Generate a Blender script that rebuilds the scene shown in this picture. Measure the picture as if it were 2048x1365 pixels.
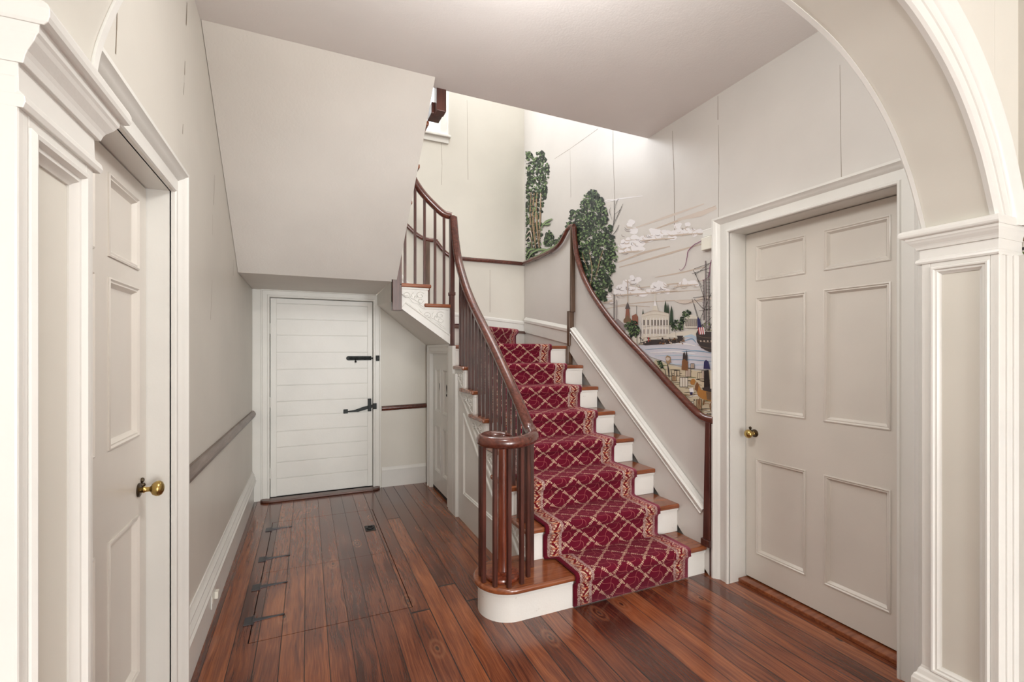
import bpy, bmesh, math, random
from mathutils import Vector, Matrix
for o in list(bpy.data.objects): bpy.data.objects.remove(o)
sc = bpy.context.scene
COL = sc.collection
# ------------------------------------------------------------------ camera
F_PX = 922.0; PSI = math.atan(409 / 922.0); H = 1.40; V0 = 704.0; U0 = 1024.0
S_, C_ = math.sin(PSI), math.cos(PSI)
cd = bpy.data.cameras.new('camera'); cam = bpy.data.objects.new('camera', cd); COL.objects.link(cam)
cd.sensor_width = 36.0; cd.lens = 36.0 * F_PX / 2048; cd.shift_x = 0; cd.shift_y = (V0 - 682.5) / 2048
cd.clip_start = 0.02
cam.location = (0, 0, H); cam.rotation_euler = (math.pi / 2, 0, -PSI)
sc.camera = cam
# ------------------------------------------------------------------ view + world + lights
sc.view_settings.view_transform = 'Standard'; sc.view_settings.look = 'None'
sc.view_settings.gamma = 1; sc.view_settings.exposure = 0.06; sc.view_settings.use_curve_mapping = False
sc.cycles.use_denoising = True
sc.cycles.max_bounces = 10; sc.cycles.diffuse_bounces = 6; sc.cycles.glossy_bounces = 4
sc.cycles.sample_clamp_indirect = 6.0
w = bpy.data.worlds.new('world'); sc.world = w; w.use_nodes = True
w.node_tree.nodes['Background'].inputs[0].default_value = (0.85, 0.93, 1.0, 1)
w.node_tree.nodes['Background'].inputs[1].default_value = 2.2
def area(name, loc, size, energy, color, direction, spread=math.pi):
    l = bpy.data.lights.new(name, 'AREA'); l.shape = 'RECTANGLE'; l.size, l.size_y = size
    l.energy = energy; l.color = color; l.spread = spread
    o = bpy.data.objects.new(name, l); COL.objects.link(o); o.location = loc
    o.rotation_euler = Vector(direction).to_track_quat('-Z', 'Y').to_euler(); return o
# daylight through the two tall windows of the front room, behind the camera
area('front_window_daylight_left', (0.1, -5.85, 1.25), (0.95, 1.7), 140, (1.0, 0.995, 0.99), (0.06, 1, 0.22))
area('front_window_daylight_right', (1.75, -5.85, 1.25), (0.95, 1.7), 140, (1.0, 0.995, 0.99), (-0.06, 1, 0.22))
# daylight through the stair window, plus an added fill under the upstairs ceiling
area('stair_window_daylight', (0.84, 4.82, 4.45), (0.75, 1.25), 42, (0.97, 0.98, 1.0), (0.55, -1, -0.25))
area('upstairs_fill_light', (1.5, 3.4, 5.35), (1.4, 1.6), 36, (1.0, 0.98, 0.95), (0, 0.12, -1))

pl_ = bpy.data.lights.new('hall_fill_light', 'POINT'); pl_.energy = 38; pl_.color = (1.0, .985, .965); pl_.shadow_soft_size = .14  # soft lamp without a fixture, added to brighten the hall
lo = bpy.data.objects.new('hall_fill_light', pl_); COL.objects.link(lo); lo.location = (.66, 1.22, 2.55)
# ------------------------------------------------------------------ projection helpers (photo pixel -> wall plane)
def ray(u, v):
    a = (u - U0) / F_PX; b = -(v - V0) / F_PX
    return (a * C_ + S_, -a * S_ + C_, b)
def onX(u, v, X):
    r = ray(u, v); t = X / r[0]; return (X, r[1] * t, H + r[2] * t)
def onY(u, v, Y):
    r = ray(u, v); t = Y / r[1]; return (r[0] * t, Y, H + r[2] * t)
def onZ(u, v, Z):
    r = ray(u, v); t = (Z - H) / r[2]; return (r[0] * t, r[1] * t, Z)

# ------------------------------------------------------------------ object helpers
def finish(name, bm, mat, parent=None, smooth=False, bevel=0, seg=2, recalc=True):
    if recalc: bmesh.ops.recalc_face_normals(bm, faces=bm.faces)
    me = bpy.data.meshes.new(name); bm.to_mesh(me); bm.free()
    o = bpy.data.objects.new(name, me); COL.objects.link(o)
    for m in (mat if isinstance(mat, (list, tuple)) else [mat]): me.materials.append(m)
    if smooth:
        for p in me.polygons: p.use_smooth = True
        try: me.set_sharp_from_angle(angle=math.radians(smooth if smooth is not True else 40))
        except Exception: pass
    if bevel:
        b = o.modifiers.new('bevel', 'BEVEL'); b.width = bevel; b.segments = seg; b.limit_method = 'ANGLE'
    if parent: o.parent = parent
    return o
def empty(name, loc=(0, 0, 0)):
    o = bpy.data.objects.new(name, None); COL.objects.link(o); o.empty_display_size = 0.1; return o
def tag(o, label, cat=None, group=None, kind=None):
    if label: o['label'] = label
    if cat: o['category'] = cat
    if group: o['group'] = group
    if kind: o['kind'] = kind
    return o
def struct(o, label=None):
    o['kind'] = 'structure'
    if label: o['label'] = label
    return o
NB = bmesh.new
def box(bm, x0, x1, y0, y1, z0, z1):
    vs = [bm.verts.new(p) for p in ((x0,y0,z0),(x1,y0,z0),(x1,y1,z0),(x0,y1,z0),(x0,y0,z1),(x1,y0,z1),(x1,y1,z1),(x0,y1,z1))]
    for f in ((0,3,2,1),(4,5,6,7),(0,1,5,4),(1,2,6,5),(2,3,7,6),(3,0,4,7)): bm.faces.new([vs[i] for i in f])
def bx(x0, x1, y0, y1, z0, z1):
    bm = NB(); box(bm, x0, x1, y0, y1, z0, z1); return bm
class Fr:   # frame of a wall: u along the wall, n out of it, z up
    def __init__(s, kind, c): s.k, s.c = kind, c
    def __call__(s, u, n, z):
        if s.k == 'R': return Vector((s.c - n, u, z))
        if s.k == 'L': return Vector((s.c + n, u, z))
        if s.k == 'B': return Vector((u, s.c - n, z))
        if s.k == 'Z': return Vector((u, z, s.c + n))
def fbox(bm, T, u0, u1, n0, n1, z0, z1):
    P = [T(u, n, z) for z in (z0, z1) for n in (n0, n1) for u in (u0, u1)]
    vs = [bm.verts.new(p) for p in P]
    for f in ((0,1,3,2),(4,6,7,5),(0,4,5,1),(2,3,7,6),(0,2,6,4),(1,5,7,3)): bm.faces.new([vs[i] for i in f])
def prism(bm, pts, d):          # polygon (3D points) extruded by vector d
    a = [bm.verts.new(p) for p in pts]; b = [bm.verts.new(Vector(p) + Vector(d)) for p in pts]
    n = len(pts)
    bm.faces.new(a); bm.faces.new(b[::-1])
    for i in range(n): bm.faces.new((a[i], b[i], b[(i+1) % n], a[(i+1) % n]))
def sweep(bm, T, path, prof, closed=False, cap=True):
    """profile (a,b): a = sideways from the path inside the wall plane (left of travel), b = out of the wall.
    path: list of (u,z) in the wall plane"""
    n = len(path); rings = []
    for i in range(n):
        p = Vector(path[i])
        if closed or 0 < i < n - 1:
            d0 = (p - Vector(path[i-1])).normalized(); d1 = (Vector(path[(i+1) % n]) - p).normalized()
        elif i == 0: d0 = d1 = (Vector(path[1]) - p).normalized()
        else: d0 = d1 = (p - Vector(path[i-1])).normalized()
        l0 = Vector((-d0.y, d0.x)); l1 = Vector((-d1.y, d1.x)); m = (l0 + l1)
        m = m / max(1e-6, m.dot(l0)) if m.length > 1e-6 else l0
        rings.append([bm.verts.new(T(p.x + m.x * a, b, p.y + m.y * a)) for a, b in prof])
    k = len(prof)
    for i in range(n if closed else n - 1):
        r0, r1 = rings[i], rings[(i+1) % n]
        for j in range(k):
            bm.faces.new((r0[j], r0[(j+1) % k], r1[(j+1) % k], r1[j]))
    if cap and not closed:
        bm.faces.new(rings[0]); bm.faces.new(rings[-1][::-1])
def tube(bm, pts, sec, updir=None, cap=True, scale=None):
    """sweep a cross-section (s,u) along 3D points; s sideways, u up"""
    rings = []; prev = Vector((1, 0, 0)); n = len(pts)
    pts = [Vector(p) for p in pts]
    for i, p in enumerate(pts):
        t = (pts[min(i+1, n-1)] - pts[max(i-1, 0)]).normalized()
        ref = updir if updir else Vector((0, 0, 1))
        s = t.cross(ref)
        if s.length < 0.25: s = prev - t * prev.dot(t)
        s.normalize()
        if i and s.dot(prev) < 0: s = -s
        if i == 0 and False: pass
        prev = s; u = s.cross(t).normalized()
        if u.dot(ref) < 0 and abs(t.dot(ref)) < .9: u = -u
        k = scale[i] if scale else 1
        rings.append([bm.verts.new(p + s * a * k + u * b * k) for a, b in sec])
    m = len(sec)
    for i in range(n-1):
        for j in range(m): bm.faces.new((rings[i][j], rings[i][(j+1) % m], rings[i+1][(j+1) % m], rings[i+1][j]))
    if cap: bm.faces.new(rings[0]); bm.faces.new(rings[-1][::-1])
def circ(r, n=10, ry=None): return [(r * math.cos(2*math.pi*i/n), (ry or r) * math.sin(2*math.pi*i/n)) for i in range(n)]
def lathe(bm, org, axis, prof, n=20):
    """prof: list (r, h) along axis from org"""
    axis = Vector(axis).normalized(); a = axis.orthogonal().normalized(); b = axis.cross(a); rings = []
    for r, h in prof:
        c = Vector(org) + axis * h
        rings.append([bm.verts.new(c + (a * math.cos(2*math.pi*i/n) + b * math.sin(2*math.pi*i/n)) * max(r, 1e-4)) for i in range(n)])
    for q in range(len(prof) - 1):
        for i in range(n): bm.faces.new((rings[q][i], rings[q][(i+1) % n], rings[q+1][(i+1) % n], rings[q+1][i]))
    bm.faces.new(rings[0]); bm.faces.new(rings[-1])
def crom(pts, per=8):
    P = [Vector(p) for p in pts]; P = [P[0] * 2 - P[1]] + P + [P[-1] * 2 - P[-2]]; out = []
    for i in range(1, len(P) - 2):
        for j in range(per):
            t = j / per
            out.append(0.5 * ((2*P[i]) + (P[i+1]-P[i-1])*t + (2*P[i-1]-5*P[i]+4*P[i+1]-P[i+2])*t*t + (3*P[i]-P[i-1]-3*P[i+1]+P[i+2])*t**3))
    out.append(P[-2]); return out

# ------------------------------------------------------------------ materials
class E:
    """tiny expression builder for shader math nodes"""
    def __init__(s, nt, sock): s.nt, s.s = nt, sock
    def _m(s, op, *a):
        n = s.nt.nodes.new('ShaderNodeMath'); n.operation = op
        for i, v in enumerate((s,) + a):
            if isinstance(v, E): s.nt.links.new(v.s, n.inputs[i])
            else: n.inputs[i].default_value = v
        return E(s.nt, n.outputs[0])
    def __add__(s, o): return s._m('ADD', o)
    __radd__ = __add__
    def __sub__(s, o): return s._m('SUBTRACT', o)
    def __mul__(s, o): return s._m('MULTIPLY', o)
    __rmul__ = __mul__
    def __truediv__(s, o): return s._m('DIVIDE', o)
    def floor(s): return s._m('FLOOR')
    def frac(s): return s._m('FRACT')
    def abs(s): return s._m('ABSOLUTE')
    def sin(s): return s._m('SINE')
    def lt(s, o): return s._m('LESS_THAN', o)
    def gt(s, o): return s._m('GREATER_THAN', o)
    def mx(s, o): return s._m('MAXIMUM', o)
    def mn(s, o): return s._m('MINIMUM', o)
    def step(s, a, b):
        n = s.nt.nodes.new('ShaderNodeMapRange'); n.interpolation_type = 'SMOOTHSTEP'
        s.nt.links.new(s.s, n.inputs[0]); n.inputs[1].default_value = a; n.inputs[2].default_value = b
        return E(s.nt, n.outputs[0])
class Mt:
    def __init__(s, name, color=(.8,.8,.8), rough=.5, metal=0, spec=.5, coat=0, coat_rough=.1):
        s.m = bpy.data.materials.new(name); s.m.use_nodes = True; s.nt = s.m.node_tree
        s.b = s.nt.nodes['Principled BSDF']; s.b.inputs['Base Color'].default_value = (*color, 1)
        s.b.inputs['Roughness'].default_value = rough; s.b.inputs['Metallic'].default_value = metal
        s.b.inputs['Specular IOR Level'].default_value = spec
        s.b.inputs['Coat Weight'].default_value = coat; s.b.inputs['Coat Roughness'].default_value = coat_rough
        s.m.diffuse_color = (*color, 1)
    def pos(s):
        g = s.nt.nodes.new('ShaderNodeNewGeometry'); return g.outputs['Position']
    def xyz(s, sock):
        n = s.nt.nodes.new('ShaderNodeSeparateXYZ'); s.nt.links.new(sock, n.inputs[0])
        return [E(s.nt, n.outputs[i]) for i in range(3)]
    def vec(s, x, y, z=0):
        n = s.nt.nodes.new('ShaderNodeCombineXYZ')
        for i, v in enumerate((x, y, z)):
            if isinstance(v, E): s.nt.links.new(v.s, n.inputs[i])
            else: n.inputs[i].default_value = v
        return n.outputs[0]
    def noise(s, v, scale, detail=3, rough=.5, dist=0):
        n = s.nt.nodes.new('ShaderNodeTexNoise'); s.nt.links.new(v, n.inputs['Vector'])
        n.inputs['Scale'].default_value = scale; n.inputs['Detail'].default_value = detail
        n.inputs['Roughness'].default_value = rough; n.inputs['Distortion'].default_value = dist
        return E(s.nt, n.outputs['Fac'])
    def white(s, v, off=0):
        n = s.nt.nodes.new('ShaderNodeTexWhiteNoise'); s.nt.links.new(v, n.inputs['Vector']); return E(s.nt, n.outputs['Value'])
    def ramp(s, f, stops):
        n = s.nt.nodes.new('ShaderNodeValToRGB'); s.nt.links.new(f.s, n.inputs[0]); cr = n.color_ramp
        while len(cr.elements) < len(stops): cr.elements.new(.5)
        for e, (p, c) in zip(cr.elements, stops): e.position = p; e.color = (*c, 1)
        return n.outputs[0]
    def mix(s, f, a, b):
        n = s.nt.nodes.new('ShaderNodeMix'); n.data_type = 'RGBA'
        if isinstance(f, E): s.nt.links.new(f.s, n.inputs[0])
        else: n.inputs[0].default_value = f
        for i, v in ((6, a), (7, b)):
            if isinstance(v, tuple): n.inputs[i].default_value = (*v, 1)
            else: s.nt.links.new(v, n.inputs[i])
        return n.outputs[2]
    def base(s, sock): s.nt.links.new(sock, s.b.inputs['Base Color'])
    def rough(s, e): s.nt.links.new(e.s, s.b.inputs['Roughness'])
    def bump(s, e, strength=.3, dist=.002):
        n = s.nt.nodes.new('ShaderNodeBump'); n.inputs['Strength'].default_value = strength; n.inputs['Distance'].default_value = dist
        s.nt.links.new(e.s, n.inputs['Height']); s.nt.links.new(n.outputs[0], s.b.inputs['Normal'])

def painted(name, col, rough=.4, bump=.15, scale=14, var=.04, dirt=0):
    M = Mt(name, col, rough); p = M.pos(); n = M.noise(p, 2.2, 4)
    c2 = tuple(c * (1 - var * 2) for c in col)
    c = M.mix(n.step(.3, .75), col, c2)
    if dirt:
        d = M.noise(p, 55, 4, .7); d2 = M.noise(p, 9, 2)
        c = M.mix((d * d2).step(.40, .46) * dirt, c, (.30, .26, .22))
    M.base(c); M.bump(M.noise(p, scale, 4, .6) + M.noise(p, scale * 8, 2) * .3, bump, .004); return M.m
WHITE = painted('white_gloss_paint', (.77, .765, .73), .32, .12)
RISERW = painted('scuffed_white_paint', (.83, .82, .78), .4, .2, dirt=.35)
DOORP = painted('door_paint', (.71, .675, .62), .34, .1)
PLANKP = painted('old_white_plank_paint', (.82, .82, .775), .36, .35, 9)
WALLP = painted('beige_wallpaper', (.67, .645, .59), .42, .10, 5, .03)
WALLR = painted('pale_wallpaper', (.66, .635, .605), .36, .22, 3.5, .03)
WALLU = painted('stairwell_wallpaper', (.70, .68, .615), .45, .12, 5, .03)
CEIL = painted('ceiling_plaster', (.86, .835, .82), .6, .35, 11, .02)
SOFF = painted('soffit_plaster', (.76, .74, .70), .6, .5, 9, .03)
DARK = Mt('painted_gap_shade', (.012, .009, .008), .9).m  # near-black colour standing in for shade in gaps, cutouts and recesses
IRON = Mt('black_iron', (.012, .014, .013), .38, .6)
IRON.bump(IRON.noise(IRON.pos(), 220, 3), .5, .003); IRON = IRON.m
STEEL = Mt('worn_steel_hinge', (.10, .10, .11), .38, .85).m
BRASS = Mt('aged_brass', (.52, .37, .13), .26, 1.0).m
DKBRASS = Mt('dark_brass_plate', (.10, .075, .05), .35, .9).m
GLASS = Mt('window_glass', (1, 1, 1), .02); GLASS.b.inputs['Transmission Weight'].default_value = 1; GLASS.b.inputs['IOR'].default_value = 1.05; GLASS = GLASS.m
PLASTIC = Mt('ivory_plastic', (.78, .76, .68), .35).m

def woodmat(name, dark, mid, light, axis='Y', rough=.3, coat=.3, fine=1.0):
    M = Mt(name, mid, rough, coat=coat, coat_rough=.12); x, y, z = M.xyz(M.pos())
    st = {'Y': (x*60, y*4, z*60), 'X': (x*4, y*60, z*60), 'Z': (x*60, y*60, z*4)}[axis]
    g = M.noise(M.vec(*st), 1.0*fine, 4, .6); L = M.noise(M.pos(), 5.0, 2)
    M.base(M.ramp(g * .65 + L * .35, [(.28, dark), (.5, mid), (.72, light)])); M.bump(g, .08, .001); return M.m
MAHOG = woodmat('mahogany_rail', (.045, .012, .008), (.105, .028, .018), (.19, .058, .036), 'Y', .24, .6)
MAHOGZ = woodmat('mahogany_baluster', (.030, .010, .008), (.075, .024, .018), (.135, .045, .032), 'Z', .30, .35)
NEWELM = woodmat('red_mahogany_newel', (.06, .013, .007), (.19, .04, .018), (.32, .08, .035), 'Z', .25, .5)
TREADM = woodmat('varnished_tread', (.12, .030, .010), (.24, .068, .024), (.36, .12, .045), 'X', .22, .5)
OLDWOOD = woodmat('worn_brown_rail', (.07, .045, .033), (.15, .105, .085), (.24, .18, .15), 'Y', .4, .1)
SILLW = woodmat('dark_threshold', (.06, .028, .020), (.12, .055, .040), (.18, .09, .065), 'X', .35, .2)

def floormat():
    M = Mt('pine_floorboards', (.2, .07, .03), .22, coat=.45, coat_rough=.14)
    P = M.pos(); x, y, z = M.xyz(P)
    W = .1035
    bi = ((x + .013) / W).floor(); bf = ((x + .013) / W).frac()
    r1 = M.white(M.vec(bi, 3.3, 0))
    yy = y + r1 * 7.3; L = 9.5
    bj = (yy / L).floor(); bjf = (yy / L).frac()
    r2 = M.white(M.vec(bi, bj, 1.7))
    # grain, warped, different on every board
    warp = M.noise(M.vec(x*3 + r2*20, y*1.2, r2*9), 1.6, 2)
    g = M.noise(M.vec(x*60 + warp*7, y*1.5, r2*30), 1.0, 5, .62)
    fine = M.noise(M.vec(x*330, y*7, r2*11), 1.0, 3, .6)
    patch = M.noise(M.vec(x*2.4, y*1.0, r2*4), 1.5, 3, .55)
    v = g * .36 + fine * .26 + patch * .36 + (r2 - .5) * .15
    col = M.ramp(v, [(.32, (.030, .009, .007)), (.43, (.095, .025, .013)), (.52, (.185, .052, .022)), (.61, (.300, .093, .034)), (.72, (.44, .16, .06))])
    # knots
    n = M.nt.nodes.new('ShaderNodeTexVoronoi'); n.voronoi_dimensions = '2D'; M.nt.links.new(M.vec(x*2.9, y*1.25, 0), n.inputs['Vector']); n.inputs['Scale'].default_value = .95; n.inputs['Randomness'].default_value = 1
    kd = E(M.nt, n.outputs['Distance'])
    ring = (kd * 95).sin() * .5 + .5
    kn = (kd.step(.13, .045)) * ring * .5
    col = M.mix(kn, col, (.36, .15, .07)); col = M.mix(kd.step(.030, .014) * .8, col, (.03, .012, .01))
    # scuffs
    sp = M.noise(M.vec(x*40, y*30, 0), 1.3, 2)
    col = M.mix(sp.step(.80, .83) * .8, col, (.55, .42, .33))
    edge = (bf - .5).abs().gt(r1 * -.014 + .488); edge2 = (bjf - .5).abs().gt(.5 - .0007)
    gap = edge.mx(edge2)
    # seam half as wide on some boards
    col = M.mix(gap * .93, col, (.008, .004, .003))
    M.base(col); M.rough(g * .12 + .17 + gap * .5)
    M.bump(g * .12 - gap * 1.0 + fine * .05, .35, .004); return M.m
FLOORM = floormat()

def carpetmat(Wd):
    M = Mt('red_diamond_carpet', (.2, .01, .02), .95, spec=.1)
    M.b.inputs['Sheen Weight'].default_value = .35; M.b.inputs['Sheen Roughness'].default_value = .4
    M.b.inputs['Sheen Tint'].default_value = (.9, .25, .35, 1)
    n = M.nt.nodes.new('ShaderNodeUVMap'); u, v, _ = M.xyz(n.outputs[0])
    rnd = M.noise(M.vec(u, v, 0), 420, 2); big = M.noise(M.vec(u, v, 0), 9, 2)
    field = M.mix(big, (.095, .0045, .015), (.155, .009, .026))
    # leafy diamond lattice: PU wide, PV long
    PU, PV = .182, .150; PL = 1 / math.sqrt(1/PU**2 + 1/PV**2)
    uc = u - Wd / 2
    a1 = (uc / PU + v / PV) * PL; a2 = (uc / PU - v / PV) * PL
    def leafy(dc, al):
        f = (dc / PL); d = (f - (f + .5).floor()) * PL
        ad = d.abs()
        seg = (al / (PL * .5)).frac()                 # two leaf sprays between crossings
        ch = (al * 95 + ad * 75).frac()               # leaflets slant along the stem
        wv = seg * -.0075 + .0105
        leaf = ch.lt(.50) * ad.gt(.0008) * (ad._m('SUBTRACT', wv)).lt(0) * seg.lt(.86)
        return leaf.mx(ad.lt(.0012) * .45)
    le = leafy(a1, a2 + 5).mx(leafy(a2, a1 + 5.02))
    def thin(dc, al, ph):
        wv = (al * (2 * math.pi / PL) + ph).sin() * .016
        f = (dc + PL * .5 + wv) / PL; d = (f - (f + .5).floor()) * PL
        return d.abs().lt(.0016)
    th = thin(a1, a2, 0.8).mx(thin(a2, a1, 2.4))
    col = M.mix(th * .7, field, (.40, .12, .11))
    col = M.mix(le, col, M.mix(rnd.step(.35, .65), (.78, .60, .44), (.50, .30, .21)))
    # side borders
    ed = u.mn(u * -1 + Wd)
    inb = ed.lt(.122)
    spk = M.white(M.vec((u * 320).floor(), (v * 320).floor(), 0))
    bcol = M.mix(spk.gt(.52), (.17, .018, .022), (.42, .26, .20))                       # speckled ground
    zig = ((v / .085).frac() - .5).abs() * 2
    zx = (ed - .075) + (zig - .5) * -.034
    bcol = M.mix(zx.abs().lt(.0105), bcol, (.15, .008, .014))                           # zigzag ribbon
    lf = ((v * 48 + ed * 30).frac()).lt(.5) * (zx + .016).abs().lt(.009)
    lf2 = ((v * 48 - ed * 30).frac()).lt(.5) * (zx - .016).abs().lt(.008)
    bcol = M.mix(lf.mx(lf2), bcol, (.62, .45, .32))
    lf3 = ((v * 23.5).frac()).lt(.16) * (ed - .075).abs().lt(.02)
    bcol = M.mix(lf3 * .7, bcol, (.55, .15, .06))
    st = (ed - .034).abs().lt(.007).mx((ed - .112).abs().lt(.008))
    bcol = M.mix(st, bcol, M.mix(spk.gt(.35), (.22, .09, .09), (.47, .34, .31)))        # pale speckled stripes
    bcol = M.mix(ed.lt(.024), bcol, (.13, .007, .020))
    col = M.mix(inb, col, bcol)
    col = M.mix(ed.lt(.0045), col, (.10, .004, .012))
    M.base(col); M.bump(rnd, .5, .002); return M.m

# ------------------------------------------------------------------ dimensions
XL, XR, YB = -.47, 2.33, 4.90
ZC = 3.0; ZU = 5.5; YF = -6.0
LW, RW, BW = Fr('L', XL), Fr('R', XR), Fr('B', YB)
def sheet(T, u0, u1, z0, z1, holes=()):
    """wall sheet with rectangular holes"""
    us = sorted({u0, u1, *[h[0] for h in holes], *[h[1] for h in holes]}); zs = sorted({z0, z1, *[h[2] for h in holes], *[h[3] for h in holes]})
    us = [u for u in us if u0 <= u <= u1]; zs = [z for z in zs if z0 <= z <= z1]
    bm = NB(); V = {}
    def vv(i, j):
        if (i, j) not in V: V[i, j] = (bm.verts.new(T(us[i], 0, zs[j])), bm.verts.new(T(us[i], -.12, zs[j])))
        return V[i, j]
    def solid(i, j):
        if i < 0 or j < 0 or i >= len(us)-1 or j >= len(zs)-1: return False
        cu, cz = (us[i]+us[i+1])/2, (zs[j]+zs[j+1])/2
        return not any(h[0] < cu < h[1] and h[2] < cz < h[3] for h in holes)
    for i in range(len(us)-1):
        for j in range(len(zs)-1):
            if not solid(i, j): continue
            a, b, c, d = vv(i, j), vv(i+1, j), vv(i+1, j+1), vv(i, j+1)
            bm.faces.new((a[0], b[0], c[0], d[0])); bm.faces.new((a[1], d[1], c[1], b[1]))
            for (p, q, di, dj) in ((a, b, 0, -1), (b, c, 1, 0), (c, d, 0, 1), (d, a, -1, 0)):
                if not solid(i+di, j+dj): bm.faces.new((p[0], p[1], q[1], q[0]))
    return bm

# ------------------------------------------------------------------ room shell
HX0, HX1, HY0, HY1 = -.262, .528, 2.53, 4.245      # floor hatch opening
Zf = Fr('Z', 0)
struct(finish('floor', sheet(Zf, XL - .2, 2.6, YF, YB + .15, [(HX0, HX1, HY0, HY1)]), FLOORM), 'reddish pine floorboards running away from the camera')
DL0, DL1, DLZ = 1.25, 2.09, 2.0         # left door opening
DR0, DR1, DRZ = 1.14, 2.01, 2.12        # right door opening
DB0, DB1, DBZ = -.325, .615, 1.915      # plank door opening
wl = struct(finish('wall_left', sheet(LW, .97, YB, 0, ZU, [(DL0 - .028, DL1 + .028, 0, DLZ + .028)]), WALLP))
wr = struct(finish('wall_right', sheet(RW, .97, YB, 0, ZU, [(DR0 - .028, DR1 + .028, 0, DRZ + .028)]), WALLR))
wb = struct(finish('wall_back', sheet(BW, XL, XR, 0, ZU, [(DB0 - .028, DB1 + .028, 0, DBZ + .028), (.42, 1.31, 3.76, 5.1)]), WALLU))
struct(finish('wall_left_front_room', sheet(LW, YF, .775, 0, ZC), WALLP))
struct(finish('wall_right_front_room', sheet(RW, YF, .775, 0, ZC), WALLP))
FWr = Fr('B', YF); 
def FW(u, n, z): return Vector((u, YF + n, z))
struct(finish('wall_front', sheet(FW, XL, XR, 0, ZC, [(-.4, .6, .4, 2.5), (1.25, 2.25, .4, 2.5)]), WALLP))
bm = NB()
box(bm, XL, XR, YF, .97, ZC, ZC + .2)
box(bm, XL, XR, .97, 2.634, ZC, ZC + .28); box(bm, .681, XR, 2.634, 2.745, ZC, ZC + .28)
struct(finish('ceiling', bm, CEIL))
struct(finish('ceiling_upstairs', bx(XL, XR, .97, YB, ZU, ZU + .1), CEIL))
bm = NB(); box(bm, XL, XR, .85, .97, ZC + .28, ZU)
struct(finish('wall_upstairs', bm, WALLU))

def seams(T, items, parent, name='paper_crack'):
    bm = NB()
    for pts, wd in items:
        for (u0, z0), (u1, z1) in zip(pts, pts[1:]):
            d = Vector((u1-u0, z1-z0)).normalized(); s = Vector((-d.y, d.x)) * wd / 2
            vs = [bm.verts.new(T(u0 - s.x*.6, .0006, z0 - s.y*.6)), bm.verts.new(T(u1 - s.x, .0006, z1 - s.y)), bm.verts.new(T(u1 + s.x, .0006, z1 + s.y)), bm.verts.new(T(u0 + s.x*.6, .0006, z0 + s.y*.6))]
            bm.faces.new(vs)
    return finish(name, bm, CRACK, parent)
CRACK = Mt('paper_crack_line', (.20, .15, .10), .9).m
def px_seg(kind, c, pts):
    if kind == 'X': return [(q[1], q[2]) for q in (onX(u, v, c) for u, v in pts)]
    return [(q[0], q[2]) for q in (onY(u, v, c) for u, v in pts)]
seams(LW, [(px_seg('X', XL, p), w_) for p, w_ in [([(234, 20), (233, 60), (231, 108)], .006), ([(374, 5), (372, 50)], .010), ([(370, 122), (369, 150)], .007),
      ([(368, 165), (367, 190)], .004), ([(366, 248), (365, 268)], .006), ([(429, 350), (427, 410)], .004), ([(425, 430), (425, 470)], .003), ([(467, 520), (466, 552)], .005), ([(424, 560), (421, 640)], .004)]], wl)
seams(BW, [(px_seg('Y', YB, p), w_) for p, w_ in [([(980, 540), (980, 625)], .004), ([(934, 200), (936, 360)], .003), ([(882, 260), (884, 330), (883, 370)], .003), ([(1051, 225), (1050, 330)], .008)]], wb)
seams(RW, [(px_seg('X', XR, p), w_) for p, w_ in [([(1226, 258), (1226, 300), (1229, 380), (1230, 410)], .004), ([(1140, 300), (1142, 395)], .003), ([(1109, 318), (1140, 298), (1168, 278), (1196, 258)], .0035),
      ([(1345, 262), (1346, 300), (1348, 340), (1349, 470)], .004), ([(1436, 192), (1436, 240)], .004), ([(1437, 250), (1438, 330), (1437, 440)], .0025), ([(1680, 130), (1681, 240), (1683, 370)], .002)]], wr)

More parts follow.
